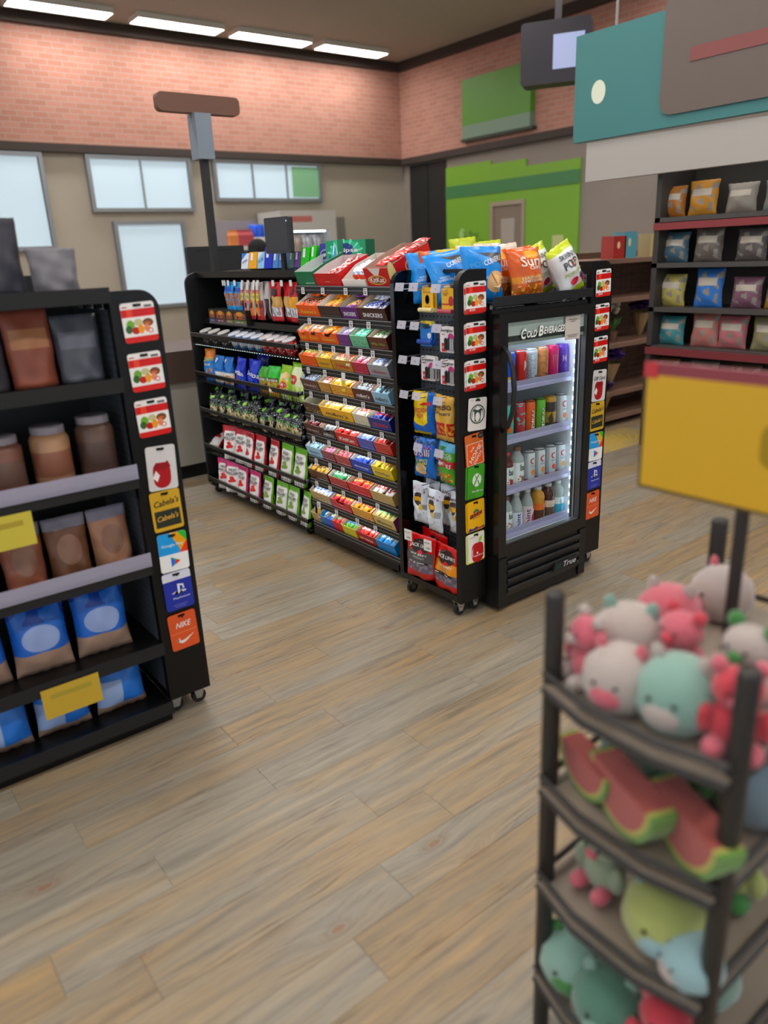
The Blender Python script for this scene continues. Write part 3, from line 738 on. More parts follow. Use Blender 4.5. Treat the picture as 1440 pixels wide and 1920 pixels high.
# door with its glass
dz0, dz1 = .246, 1.234; fx = .045
g = G(); g.box(FX0, FX0+fx, FY, -.018, dz0, dz1); g.box(FX1-fx, FX1, FY, -.018, dz0, dz1); g.box(FX0+fx, FX1-fx, FY, -.018, dz0, dz0+.05); g.box(FX0+fx, FX1-fx, FY, -.018, dz1-.035, dz1)
door = g.build('door', mat('#0c0c0d', .33), fr)
g = G(); q = .006
g.box(FX0+fx, FX0+fx+q, FY+.006, -.03, dz0+.05, dz1-.035); g.box(FX1-fx-q, FX1-fx, FY+.006, -.03, dz0+.05, dz1-.035)
g.box(FX0+fx, FX1-fx, FY+.006, -.03, dz0+.05, dz0+.056); g.build('door_gasket', mat('#6d7074', .35, .6), door)
def glass_mat():
    g = N('door_glass'); t = g.t; t.nodes.remove(g.b)
    tr = g.n('ShaderNodeBsdfTransparent'); tr.inputs[0].default_value = (.93, .96, .96, 1)
    gl = g.n('ShaderNodeBsdfGlossy'); gl.inputs['Roughness'].default_value = .02
    fz = g.n('ShaderNodeFresnel'); fz.inputs[0].default_value = 1.45
    gb = g.n('ShaderNodeNewGeometry'); k = g.math('MULTIPLY', fz.outputs[0], g.math('SUBTRACT', 1.0, gb.outputs['Backfacing']))
    mx = g.n('ShaderNodeMixShader'); t.links.new(k, mx.inputs[0]); t.links.new(tr.outputs[0], mx.inputs[1]); t.links.new(gl.outputs[0], mx.inputs[2])
    t.links.new(mx.outputs[0], t.nodes['Material Output'].inputs[0]); return g.m
GLASS = glass_mat()
G().box(FX0+fx, FX1-fx, FY+.012, FY+.016, dz0+.05, dz1-.035).build('glass_pane', GLASS, door)
hd = design('#c3cbc4', [('r', 0, 0, 1, .14, '#8b938c'), ('r', 0, .14, 1, .40, '#2e332f'), ('r', 0, .40, 1, .44, '#c9cfc8'), ('r', 0, .82, 1, .85, '#c9cfc8'), ('r', 0, .66, .7, .68, '#c5ccc5')], .4)
hb = G().box(FX0+fx, FX1-fx, FY+.018, FY+.026, 1.112, dz1-.035, 0).build('header_panel', hd, door)
fs = lambda x, z: (x, FY+.0108, z)
for s1, s2, bo, ep, co in (('C', 'B', .075, .0, '#1d2a20'), ('C', 'B', .02, .0012, '#e9efe8')):
    pass
def cold(col, bold, eps):
    for s, cx, cz, ww, hh in (('C', .300, 1.149, .03, .04), ('OLD', .347, 1.146, .058, .028), ('B', .4, 1.153, .03, .04), ('EVERAGES', .481, 1.152, .128, .028)):
        letter(door, s, col, cx, cz, ww, hh, fs, R(0), bold, .22, eps, name='header_lettering')
cold('#16241a', .1, 0.0004); cold('#f4f8f2', .035, .0014)
ng = G().box(.545, .64, FY+.0085, FY+.0095, 1.1, 1.195).build('paper_notice', mat('#cfc5bb', .6), door)
letter(door, 'Customer notice', '#5b5550', .593, 1.176, .06, .008, lambda x, z: (x, FY+.008, z), name='notice_print') if 0 else None
for z, ww in ((1.18, .05), (1.172, .03), (1.118, .07), (1.111, .055)): G().box(.593-ww/2, .593+ww/2, FY+.0078, FY+.0085, z, z+.003).build('notice_line', mat('#7d756e', .6), door)
pts = [(.176, FY, 1.112), (.176, FY-.03, 1.09), (.178, FY-.05, 1.03), (.18, FY-.056, .95), (.178, FY-.05, .87), (.176, FY-.03, .81), (.176, FY, .785)]
G().tube(pts, [.008, .009, .010, .0105, .010, .009, .008], 8).build('door_handle', mat('#202022', .35), door, smooth=True)
# shelves and light inside
LIP = mat('#c3bfe0', .3, alpha=.55, name='clear_shelf_lip'); SHW = mat('#d9dbe6', .4)
SZ = [.925, .708, .488, .29]
for z in SZ:
    s = G().box(a+.006, b-.006, .035, by1-.06, z-.006, z).build('wire_shelf', SHW, fr)
    G().box(a+.006, b-.006, .028, .031, z-.006, z+.027).build('front_lip', LIP, s)
    G().box(a+.006, b-.006, .024, .028, z-.012, z+.005).build('price_channel', mat('#b9b4d8', .3), s)
    g = G()
    for k in range(8): x = a+.035+k*.066; g.box(x-.001, x+.001, .035, by1-.08, z, z+.02); g.slab([(x-.012, z+.004), (x+.012, z+.004), (x, z+.026)], .031, .0325)
    o = g.build('lane_dividers', mat('#d5d3ea', .25, alpha=.7), s)
LED = mat('#dff0ff', .4, emit=6, name='fridge_led')
g = G()
for k in range(22): g.box(b-.016, b-.0045, .0, .008, .31+k*.04, .325+k*.04)
o = g.build('led_strip', LED, fr)
g = G()
for k in range(22): g.box(a+.0045, a+.016, .0, .008, .31+k*.04, .325+k*.04)
g.build('led_strip', LED, fr)  # left strip added out of view behind the door frame to brighten the interior
G().box(b-.02, b-.0042, -.004, .0, .29, 1.19).build('led_rail', mat('#7d8288', .3, .8), fr)
G().box(a+.03, b-.03, .02, .05, 1.188, 1.194).build('top_lamp', mat('#eef6ff', .4, emit=18, name='fridge_lamp'), fr)
# tray on top of the fridge and the folded paper in the gap
tr = thing('top_tray', 'black steel tray over the fridge that holds the chip bags', 'tray', (0, 0, 0))
g = G().box(.15, .735, -.03, .46, 1.268, 1.275); g.build('tray_floor', BLACK, tr)
G().box(.15, .735, -.036, -.03, 1.262, 1.297).build('front_lip', mat('#1e1f21', .35), tr)
for x in (.17, .72): G().box(x-.008, x+.008, .0, .02, 1.25, 1.268).build('bracket', STEEL, tr)
for i, (x0, x1) in enumerate(((.19, .34), (.42, .66))):
    g = G(); n = 12
    for k in range(n+1):
        x = x0+(x1-x0)*k/n; z = 1.2505+.005*abs(math.sin(k*1.3+i)); g.v += [(x, -.012, z), (x, .05, z+.003), (x, -.012, z+.0012), (x, .05, z+.0042)]
    for k in range(n):
        q = k*4; g.face((q, q+4, q+5, q+1)); g.face((q+2, q+3, q+7, q+6)); g.face((q, q+2, q+6, q+4))
    tag(g.build('paper_sleeve', mat('#b9b7b5', .5)), 'crumpled white paper strip on top of the fridge, %s one' % ('left' if i == 0 else 'right'), 'paper')

# ---- drinks
def xs(): return None
Yc = .068
SIL = mat('#c7ccd2', .25, .9); BLK = mat('#2b2322', .35, .5)
canx = [.338, .405, .472, .540, .607, .672]
D = design
can('blue and silver slim energy can at the left end of the top fridge shelf', (canx[0], Yc, SZ[0]), D('#2360b8', [('r', 0, 0, 1, .25, '#c9ccd6'), ('r', 0, .25, 1, .32, '#d8a23c')]), SIL)
can('red energy can with pale triangle on the top fridge shelf', (canx[1], Yc, SZ[0]), D('#b83028', [('r', .0, 0, .42, 1, '#8f2620')]), SIL, prints=[('p', [(.2, .42), (.85, .56), (.5, .72), (.25, .72)], '#d8b9b4')])
can('silver white energy can with grey pattern on the top fridge shelf', (canx[2], Yc, SZ[0]), D('#b3bac1', [('n', 0, .05, .45, .9, 40, .5, '#6f7177'), ('n', .45, .05, 1, .9, 14, .55, '#9aa3ab')]), SIL, prints=[('t', 'Mi', '#333', .5, .22, .5, .06)])
can('peach orange energy can on the top fridge shelf', (canx[3], Yc, SZ[0]), D('#c48a5e', [('n', 0, .05, 1, .9, 10, .52, '#a9794f')]), SIL, prints=[('t', 'Mi', '#402a20', .35, .24, .5, .06)])
can('bright pink energy can with claw marks on the top fridge shelf', (canx[4], Yc, SZ[0]), D('#c2336e', ()), mat('#c2336e', .3, .5), prints=[('p', [(-.35+d, .75), (-.22+d, .75), (-.27+d, .5), (-.3+d, .35)], '#8f9a7e') for d in (0, .3, .6)])
can('violet energy can at the right end of the top fridge shelf', (canx[5], Yc, SZ[0]), D('#6a4aa8', [('n', 0, .05, 1, .9, 24, .56, '#54388f')]), mat('#5a3fa8', .3, .5), prints=[('t', 'M', '#b9a3e0', -.1, .6, .6, .2)])
r2 = [.335, .405, .468, .533, .6, .672]
can('teal can with orange spots at the left of the second fridge shelf', (r2[0], Yc, SZ[1]), D('#49b3a8', [('e', .5, .3, .08, .1, '#e0803a'), ('e', .62, .6, .07, .08, '#e0803a')]), SIL, r=.0275)
can('red slim can with teal script on the second fridge shelf', (r2[1], Yc, SZ[1]), D('#b23a48', [('n', 0, .05, 1, .95, 8, .62, '#49b3a8'), ('r', .0, 0, .38, 1, '#6d2730')]), SIL, r=.0285, prints=[('t', 'Alani', '#5fd0c2', .35, .45, .9, .14, R(60))])
for i, (nm, c1, c2) in enumerate((('orange', '#d8651f', '#7a3412'), ('lime green', '#62a82a', '#33611a'))):
    can('%s slim can with upright block lettering on the second fridge shelf' % nm, (r2[2+i], Yc, SZ[1]), D(c1, [('r', 0, 0, .36, 1, c2)]), BLK, r=.0275, prints=[('t', 'PRIME', '#15120f', .2, .43, 3.1, .13, -PI/2), ('t', 'PRIME', '#f1ece4', .27, .435, 3.0, .11, -PI/2)])
can('gold and black energy can with star on the second fridge shelf', (r2[4], Yc, SZ[1]), D('#b08a2e', [('r', 0, .0, 1, .22, '#2b221c'), ('r', .2, .55, .8, .85, '#2b221c')]), mat('#b8963a', .3, .6), prints=[('p', [(-.7, .35), (-.1, .55), (.2, .3), (-.2, .1)], '#2b221c')])
cel = lambda fc: [('p', [(.3+.5*math.cos(R(q)), .72+.1*math.sin(R(q))) for q in range(60, 281, 20)] + [(.34+.34*math.cos(R(q)), .72+.065*math.sin(R(q))) for q in range(280, 59, -20)], '#c9503a'), ('e', .35, .36, .38, .09, fc), ('t', 'CELSIUS', '#666b70', .3, .56, 1.0, .045)]
def celd(bc): return D('#c9cdd1', [('r', 0, .05, .5, .15, bc), ('r', .5, .05, .75, .15, '#3a3436'), ('r', .0, .15, .42, 1, '#a9aeb4')])
can('white slim can with orange fruit at the right end of the second fridge shelf', (r2[5], Yc, SZ[1]), celd('#7a1f2a'), BLK, r=.0285, prints=cel('#d9772a'))
r3 = [.335, .398, .472, .538, .61, .674]
BAI = [(.018, 0), (.027, .004), (.0285, .012), (.0285, .105), (.026, .12), (.015, .138), (.0125, .145), (.0125, .158)]
CLR = mat('#cfdad6', .1, alpha=.62, name='clear_drink'); 
bl = D('#dfe2e0', [('n', .45, .05, .65, .4, 9, .5, '#a87a66')])
bottle('bottle of dark red juice drink with white label on the third fridge shelf', (r3[0], Yc, SZ[2]), BAI, mat('#6a1a24', .15), mat('#d8362e', .4), .148, bl, (.02, .1), prints=[('t', 'bai', '#2a2a2e', .35, .5, .9, .18), ('e', .4, .22, .35, .08, '#a33040')])
bottle('clear bottle with brown cap and white label on the third fridge shelf', (r3[1], Yc, SZ[2]), [(r*1.1, z*1.08) for r, z in BAI], CLR, mat('#8a5a36', .5), .158, bl, (.02, .11), prints=[('t', 'bai', '#2a2a2e', .5, .52, .9, .17), ('e', .5, .22, .3, .07, '#8a6a58')])
for i, (fc, bc, nm) in enumerate((('#d98a3a', '#a34a58', 'mango'), ('#d9923a', '#c8452e', 'small orange'), ('#e0552e', '#c22a2a', 'red'), ('#e0a03a', '#d8602a', 'yellow'))):
    can('white slim can with %s fruit picture on the third fridge shelf' % nm, (r3[2+i], Yc, SZ[2]), celd(bc), BLK, r=.0285, h=.14, prints=cel(fc))
r4 = [.333, .398, .468, .538, .606, .672]
HNT = [(.018, 0), (.029, .004), (.0305, .012), (.0305, .09), (.024, .115), (.015, .14), (.0125, .15), (.0125, .165)]
VW = [(.018, 0), (.028, .004), (.03, .012), (.03, .088), (.0285, .094), (.031, .106), (.0315, .118), (.028, .132), (.018, .144), (.0145, .15), (.0145, .162)]
bottle('clear bottle with white label at the left of the bottom fridge shelf', (r4[0], Yc, SZ[3]), BAI, CLR, mat('#8a5a4a', .5), .148, bl, (.02, .1), prints=[('t', 'bai', '#2a2a2e', .5, .5, .9, .16)])
bottle('clear water bottle with blue upright lettering on the bottom fridge shelf', (r4[1], Yc, SZ[3]), HNT, CLR, WHITE, .155, D('#e3e5ea', [('n', .6, .0, .75, 1, 6, .5, '#8a6aa8')]), (.014, .082), prints=[('t', 'hint', '#2b3f9a', -.1, .29, 2.0, .13, PI/2)])
bottle('clear water bottle with pink splash and dark lettering on the bottom fridge shelf', (r4[2], Yc, SZ[3]), HNT, CLR, WHITE, .155, D('#e0cfd0', [('e', .68, .25, .14, .4, '#c8406a'), ('e', .7, .95, .12, .22, '#c22f3a')]), (.014, .095), prints=[('t', 'hint', '#4a2f6a', -.3, .3, 2.2, .14, PI/2)])
bottle('orange vitamin drink bottle with brown label on the bottom fridge shelf', (r4[3], Yc, SZ[3]), VW, mat('#d9951f', .12), WHITE, .152, D('#4a2a1c', [('r', 0, .62, 1, 1.1, '#e0781f')]), (.012, .09), prints=[('t', 'vitaminwater', '#e8ddd0', .65, .22, 2.2, .05, PI/2)])
bottle('dark red vitamin drink bottle with cream label on the bottom fridge shelf', (r4[4], Yc, SZ[3]), VW, mat('#4a171a', .12), WHITE, .152, D('#5a4038', [('r', 0, .6, 1, 1.1, '#d8c4b0')]), (.012, .09), prints=[('t', '----\n---', '#7a5a4a', .1, .42, .9, .05)])
bottle('clear vitamin drink bottle with turquoise label at the right of the bottom fridge shelf', (r4[5], Yc, SZ[3]), VW, CLR, WHITE, .152, D('#3aa8c4', [('r', 0, .6, 1, 1.1, '#d9e3e6')]), (.012, .09), prints=[('t', 'vitaminwater', '#2a3a4a', .05, .28, 2.4, .05, PI/2)])

# ---- chip bags standing in the tray (front row then the ones behind)
TZ0 = 1.276
PCB = D('#2f93d6', [('d', .35, 1.0, .985, '#3d4148'), ('d', .35, 1.0, 1.19, '#2f93d6'), ('r', -.1, .88, 1.1, 1.1, '#2b8ed2'), ('e', .72, .34, .25, .2, '#d9b588'), ('d', 1.6, -1.0, .98, '#d9b588'), ('d', 1.0, -1.0, .58, '#2f93d6'), ('r', -.1, -.1, 1.1, .1, '#2a8ad0')], .3)
pcp = lambda: [('t', 'POP', '#4aa8ea', -.22, .66, .3, .1, R(14)), ('t', 'CORNERS', '#eef1f4', .14, .73, .5, .1, R(14)), ('t', 'WHITE\nCHEDDAR', '#d7ecf8', -.2, .44, .34, .1), ('p', [(.05, .52), (.4, .44), (.2, .28)], '#dcb98a'), ('p', [(-.3, .3), (-.1, .32), (-.08, .2), (-.24, .18)], '#dcc08f'), ('p', [(.1, .24), (.34, .3), (.26, .14)], '#dcb98a')]
bag('chip_bag', 'blue and grey corn chip bag at the front left of the fridge tray', 'chip bag', .205, .203, .07, PCB, (.205, .07, TZ0), (R(-8), R(1), R(-4)), prints=pcp(), seed=1)
bag('chip_bag', 'blue corn chip bag leaning behind the front blue bag', 'chip bag', .19, .2, .07, PCB, (.17, .19, TZ0), (R(-20), R(-7), R(-14)), prints=pcp(), seed=2)
bag('chip_bag', 'blue corn chip bag nearest the red wafer carton', 'chip bag', .19, .2, .07, PCB, (.165, .31, TZ0), (R(-16), R(-4), R(-24)), prints=pcp(), seed=3)
SUN = D('#c8682c', [('r', -.1, .3, 1.1, .44, '#c98a2c'), ('n', -.1, .04, 1.1, .32, 5, .48, '#a9662c'), ('n', -.1, .04, 1.1, .26, 9, .56, '#d9a860'), ('e', .62, .86, .22, .09, '#d9a23a')], .28)
sunp = [('t', 'Sun', '#f3e6d6', .0, .72, .56, .2), ('t', 'CHIPS', '#f3e6d6', .12, .58, .4, .07), ('t', 'HARVEST\nCHEDDAR', '#f0dcc8', 0, .36, .6, .12)]
bag('chip_bag', 'orange wholegrain chip bag standing in front on the fridge tray', 'chip bag', .18, .19, .075, SUN, (.4, .02, TZ0), (R(-9), R(-3), R(-3)), prints=sunp, seed=4)
bag('chip_bag', 'orange wholegrain chip bag tucked behind the blue front bag', 'chip bag', .165, .192, .07, SUN, (.315, .1, TZ0), (R(-9), R(2), R(6)), prints=sunp, seed=5)
bag('chip_bag', 'orange puff snack bag with yellow round emblem behind the front orange bag', 'chip bag', .165, .195, .07, D('#cf6a34', [('n', 0, .1, 1, .5, 6, .5, '#d9b088'), ('n', 0, .02, 1, .3, 9, .58, '#c9cdd6')], .3), (.475, .095, TZ0), (R(-9), R(-5), R(6)), prints=[('e', .2, .62, .15, .11, '#2a2420'), ('e', .2, .62, .12, .085, '#e0b02e')], seed=6)
SKP = D('#c9cacc', [('r', -.1, .87, 1.1, 1.1, '#b4c02a'), ('r', -.1, -.1, 1.1, .14, '#b4c02a'), ('r', -.1, -.1, .2, .2, '#c9cacc')], .3)
skp = [('t', 'SKINNY', '#4a525c', .0, .77, .6, .1, R(-6)), ('t', 'POP', '#3a424c', -.02, .6, .5, .16), ('e', .1, .58, .1, .08, '#a83a38'), ('e', .12, .59, .07, .06, '#e6d9b8'), ('t', 'POPCORN', '#a3b83a', .0, .42, .6, .07), ('e', -.08, .26, .13, .07, '#c02a48'), ('t', '150', '#f0e0e0', -.08, .27, .18, .05), ('e', .26, .28, .1, .07, '#33335a'), ('e', .33, .2, .09, .075, '#b8344a')]
bag('chip_bag', 'white and lime popcorn bag leaning at the right end of the fridge tray', 'chip bag', .165, .205, .085, SKP, (.655, .0, TZ0+.004), (R(-12), R(-22), R(4)), prints=skp, seed=7)
bag('chip_bag', 'white and lime popcorn bag half hidden behind the leaning one', 'chip bag', .165, .2, .08, SKP, (.59, .1, TZ0+.004), (R(-10), R(-17), R(8)), prints=skp, seed=8)
SILV = D('#cbbfb2', [('r', -.1, .0, 1.1, .8, '#c97a4a')], .22)
for i, (x, y, c, lb, hh) in enumerate(((.27, .3, D('#d4b52e', [('r', -.1, 0, 1.1, .8, '#c9772e')]), 'yellow topped snack bag at the back left of the fridge tray', .215), (.345, .27, SILV, 'silver topped snack bag in the middle back of the fridge tray', .225),
        (.43, .26, SILV, 'silver topped snack bag right of the middle back of the fridge tray', .232), (.42, .38, D('#a9b526', ()), 'tall lime topped bag at the very back of the fridge tray', .262), (.52, .24, SILV, 'silver topped snack bag at the back right of the fridge tray', .228),
        (.55, .37, D('#a9b526', ()), 'lime topped bag behind the silver bags at the back right', .245), (.2, .34, D('#c96a34', ()), 'orange topped snack bag behind the leaning blue bags', .21))):
    bag('chip_bag', lb, 'chip bag', .165, hh*.92, .06, c, (x, y, TZ0), (R(-6), R(random.uniform(-4, 4)), R(random.uniform(-8, 8))), seed=10+i, wr=.005)

# ================================================================== things hanging in the left tower
def hang(name, label, cat, w, h, t, m, y, ztop, x=.05, rz=0, rx=0, prints=(), group=None, kind='pillow', seed=0, **kw):
    return bag(name, label, cat, w, h, t, m, (x, y, ztop-h), (rx, 0, RZ+rz), group, kind, seed, prints, **kw)
BB = D('#dcb23a', [('r', -.1, -.1, 1.1, .16, '#e6d9a8'), ('r', .1, .03, .75, .13, '#efe6c6')])
def blister(label, y, ztop, w, h, m, prints, x=.05, rz=0, tubes=None, n=2, group=None):
    for k in range(n):
        lb = label if k == 0 else 'rear pack behind the ' + label
        t = thing('blister_pack', ' '.join(lb.split()[:16]), 'blister pack', (x+.018*k, y-.005*k, ztop-h), (R(2*k), 0, RZ+rz-R(5*k)), group)
        G().slab(rrect(-w/2, 0, w/2, h, .006, 2), -.001, .001).build('backing_card', m, t)
        if tubes:
            for tx, tz, tr, tl, tm, hz in tubes:
                if hz: G().tube([(tx-tl/2, -.008, tz), (tx+tl/2, -.008, tz)], tr, 10).build('tube', tm, t, smooth=False)
                else: G().tube([(tx, -.007, tz-tl/2), (tx, -.007, tz+tl/2-.004), (tx, -.007, tz+tl/2-.004), (tx, -.007, tz+tl/2)], [tr, tr, tr*.45, tr*.45], 10).build('battery', tm, t)
        if k == 0:
            fs = lambda a, z: (a, -.0012, z)
            for p in prints:
                if p[0] == 't': letter(t, p[1], p[2], p[3]*w, p[4]*h, p[5]*w, p[6]*h if len(p) > 6 and p[6] else None, fs, *(p[7:8] or (0,)), shear=.2)
                elif p[0] == 'e': shape(t, oval(p[1]*w, p[2]*h, p[3]*w, p[4]*h), p[5], fs)
                elif p[0] == 'p': shape(t, [(a*w, b*h) for a, b in p[1]], p[2], fs)
YB = mat('#d9b43c', .5)
beep = [('t', "BURT'S BEES", '#a3742a', 0, .82, .74, .07), ('e', 0, .52, .2, .2, '#4a4030'), ('e', 0, .52, .16, .16, '#d8c078'), ('t', '--------', '#a3742a', 0, .24, .5, .03)]
blister('yellow lip balm pack with oval emblem at the top of the tower', .228, 1.335, .066, .092, BB, beep, tubes=[(-.004, .008, .0085, .078, mat('#e6d79a', .4), 1)])
blister('yellow lip balm pack with pink fruit at the top of the tower', .112, 1.333, .066, .092, BB, [('t', "BURT'S\nBEES", '#b0762a', -.15, .78, .5, .14), ('e', .3, .5, .2, .2, '#b8344a'), ('p', [(-.5, .34), (.5, .34), (.5, .4), (-.5, .4)], '#b8483a')], tubes=[(-.006, .008, .0085, .078, mat('#b8485a', .4), 1)])
blister('blue lip balm pack with white shield on the second row', .24, 1.208, .07, .098, D('#2f7fc4', [('r', -.1, .84, 1.1, 1.1, '#d9c23a'), ('r', -.1, .84, .8, .9, '#2a3a4a')]), [('e', 0, .77, .36, .07, '#1c2a36'), ('p', [(.1, .5), (.3, .56), (.44, .5), (.4, .36), (.27, .3), (.13, .36)], '#e6eef6')], tubes=[(0, .018, .0095, .085, mat('#2456b8', .4), 1), (.036, .018, .006, .012, mat('#d9dde6', .4), 1)])
BATT = mat('#b9bcc2', .25, .8); 
def batt(label, y, z):
    blister(label, y, z, .086, .098, D('#dfdcdf', [('e', .72, .6, .2, .16, '#c24a8a'), ('r', .1, .02, .42, .36, '#c8434a')]), [('t', 'Energizer', '#1f1f22', -.02, .84, .86, .15), ('t', 'MAX', '#b33', -.25, .7, .2, .05), ('t', '10%', '#f0e0e0', -.26, .2, .26, .1)],
            tubes=[(x, .034, .0068, .046, BATT if i > 1 else mat('#25262a', .3), 0) for i, x in enumerate((-.004, .011, .026, .038))])
batt('white battery blister pack on the second row of the tower', .115, 1.192)
batt('white battery blister pack at the left of the third row of the tower', .232, 1.072)
batt('white battery blister pack at the right of the third row of the tower', .115, 1.066)
SWF = D('#1f6fc0', [('e', .45, .62, .5, .42, '#e3c92a'), ('r', -.1, .86, 1.1, 1.1, '#e3c92a'), ('r', -.1, -.1, 1.1, .05, '#d9c02a'), ('d', 1.0, .15, .82, '#1f6fc0')], .28)
swp = [('p', [(-.05, .72), (.12, .78), (.2, .76), (.36, .8), (.36, .7), (.2, .72), (.1, .7)], '#c22a2e'), ('t', 'SWEDISH\nFISH', '#c8324a', -.06, .52, .62, .24, R(4))]
hang('candy_bag', 'yellow and blue fish gummy bag, front one in the tower', 'candy bag', .125, .175, .045, SWF, .262, .925, rz=R(8), prints=swp, seed=21)
hang('candy_bag', 'yellow and blue fish gummy bag behind the front fish bag', 'candy bag', .125, .175, .04, SWF, .215, .915, x=.09, rz=R(-12), prints=swp, seed=22)
HAR = D('#cda95a', [('r', -.1, .36, 1.1, .42, '#b8382e'), ('n', 0, .12, 1, .36, 8, .42, '#a8402c'), ('n', 0, .12, 1, .36, 14, .55, '#d9812c'), ('r', -.1, .12, 1.1, .16, '#b82a2a'), ('r', .7, .12, .8, .5, '#cda95a')], .26)
hang('candy_bag', 'gold bear gummy bag beside the fish bags in the tower', 'candy bag', .115, .18, .045, HAR, .125, .925, x=.04, rz=R(-4), prints=[('t', 'HARIBO', '#20242a', 0, .77, .84, .11), ('t', 'Goldbears', '#3a3a3a', 0, .64, .76, .08)], seed=23)
hang('candy_bag', 'yellow bag edge with lime corner next to the gold gummy bag', 'candy bag', .1, .16, .04, D('#d9c42e', [('r', -.1, -.1, 1.1, .2, '#7ac93a')]), .062, .9, x=.075, rz=R(-15), seed=24)
TRO = D('#2a7ac8', [('n', 0, .86, 1, 1.0, 9, .5, '#2a2a30'), ('n', .1, .72, .9, .88, 10, .55, '#c86a9a'), ('e', .4, .24, .34, .2, '#2a3a4a'), ('e', .4, .22, .28, .16, '#d9b48a'), ('n', .1, .08, .7, .4, 12, .58, '#5ab8c8')], .28)
trp = [('t', 'trolli', '#c2407a', -.04, .64, .78, .2, R(4)), ('t', 'trolli', '#eef0f4', -.04, .645, .74, .18, R(4)), ('t', 'SOUR BRITE\nCRAWLERS', '#d9d84a', -.08, .42, .6, .14)]
hang('candy_bag', 'bright blue sour gummy bag, front one in the tower', 'candy bag', .125, .17, .04, TRO, .255, .735, x=.04, rz=R(6), prints=trp, seed=25)
hang('candy_bag', 'bright blue sour gummy bag hanging behind the front blue one', 'candy bag', .125, .17, .04, TRO, .215, .725, x=.085, rz=R(-8), prints=trp, seed=26)
BFO = D('#4f9a3a', [('r', -.1, .8, 1.1, 1.1, '#6aa8c8'), ('r', -.1, .43, 1.1, .6, '#b83a3a'), ('n', .1, .06, .9, .3, 7, .5, '#c8642e'), ('n', .1, .1, .9, .3, 11, .6, '#d9c03a'), ('n', 0, .7, .5, .9, 5, .5, '#3a7a30')], .28)
hang('candy_bag', 'green gummy bag with red banner in the tower', 'candy bag', .115, .175, .04, BFO, .12, .735, x=.045, rz=R(-10), prints=[('t', 'BLACK\nFOREST', '#f0f2ec', .12, .72, .6, .13, R(-6)), ('t', 'GUMMY BEARS', '#f2e8e4', 0, .51, .84, .1, R(-4))], seed=27)
hang('candy_bag', 'pink edged gummy bag behind the green gummy bag', 'candy bag', .1, .15, .035, mat('#d8568a', .3), .06, .7, x=.08, rz=R(-12), seed=28)
JUS = D('#cdd4dc', [('e', .47, .6, .24, .16, '#3a302c'), ('r', .26, .56, .7, .66, '#d9a82e'), ('e', .47, .72, .2, .05, '#3a302c'), ('e', .6, .42, .12, .075, '#d9bf6a'), ('r', .7, .36, .95, .5, '#8d8f96'), ('n', .1, .12, .9, .3, 16, .6, '#9aa0aa')], .28)
jup = [('t', "Justin's", '#6a2a3a', 0, .83, .76, .1, R(-6))]
for i, (y, z, x, rz) in enumerate(((.285, .535, .04, 5), (.175, .53, .02, -3), (.085, .53, .06, -8), (.26, .54, .085, -6), (.15, .54, .085, 4))):
    hang('candy_bag', 'white nut butter candy bag %s' % ('at the left front of the sixth tower row', 'in the middle front of the sixth tower row', 'at the right of the sixth tower row', 'tucked behind the left white bag', 'tucked behind the middle white bag')[i], 'candy bag', .1, .182, .04, JUS, y, z, x=x, rz=R(rz), prints=jup, seed=30+i, wr=.004, group='white nut butter bags in the tower')
def jerky(label, y, z, x, c, rz, sub, seed):
    m = D('#c4262a', [('r', .03, .14, .97, .62, c), ('r', .03, .14, .97, .38, '#5e5560'), ('n', .05, .14, .95, .38, 9, .55, '#7a7078'), ('r', -.1, -.1, 1.1, .14, '#a8322c')], .25)
    hang('jerky_bag', label, 'jerky bag', .185, .195, .05, m, y, z, x=x, rz=R(rz), kind='pouch', seed=seed, prints=[('e', .05, .74, .27, .17, '#231a1a'), ('p', [(-.04, .6), (.06, .66), (.16, .6), (.06, .55)], '#c4262a'), ('t', "JACK LINK'S", '#f4efec', .05, .74, .62, .11), ('t', 'BEEF JERKY', '#e6dfd8', .02, .54, .52, .06), ('t', sub, '#b8aea6', .02, .47, .38, .045), ('p', [(-.38, .33), (.3, .33), (.3, .385), (-.38, .385)], '#1c1718'), ('t', '--- -- ----', '#d8d0d0', -.05, .357, .5, .02)])
jerky('large red beef jerky bag with grey window at the bottom of the tower', .27, .308, .015, '#4a4a4c', 4, 'PEPPERED', 41)
jerky('large red beef jerky bag behind the front jerky bag', .24, .315, .07, '#3c3a3c', -6, 'PEPPERED', 42)
jerky('red and yellow beef jerky bag at the bottom right of the tower', .115, .296, .03, '#d9952e', -6, 'SWEET', 43)
for i, (y, z) in enumerate(((.315, .326), (.185, .312))):
    t = thing('price_tag', 'white price tag on the %s jerky hook' % ('left', 'right')[i], 'price tag', (-.018, y, z-.03), (0, 0, RZ+R(6)))
    G().box(-.022, .022, -.001, .001, -.02, .03).build('tag_card', WHITE, t)
    letter(t, '6.99', '#3a3a3c', .004, -.006, .02, .009, lambda a, b: (a, -.0012, b)); letter(t, 'BEEF JERKY', '#6a6a6c', 0, .016, .034, .006, lambda a, b: (a, -.0012, b))

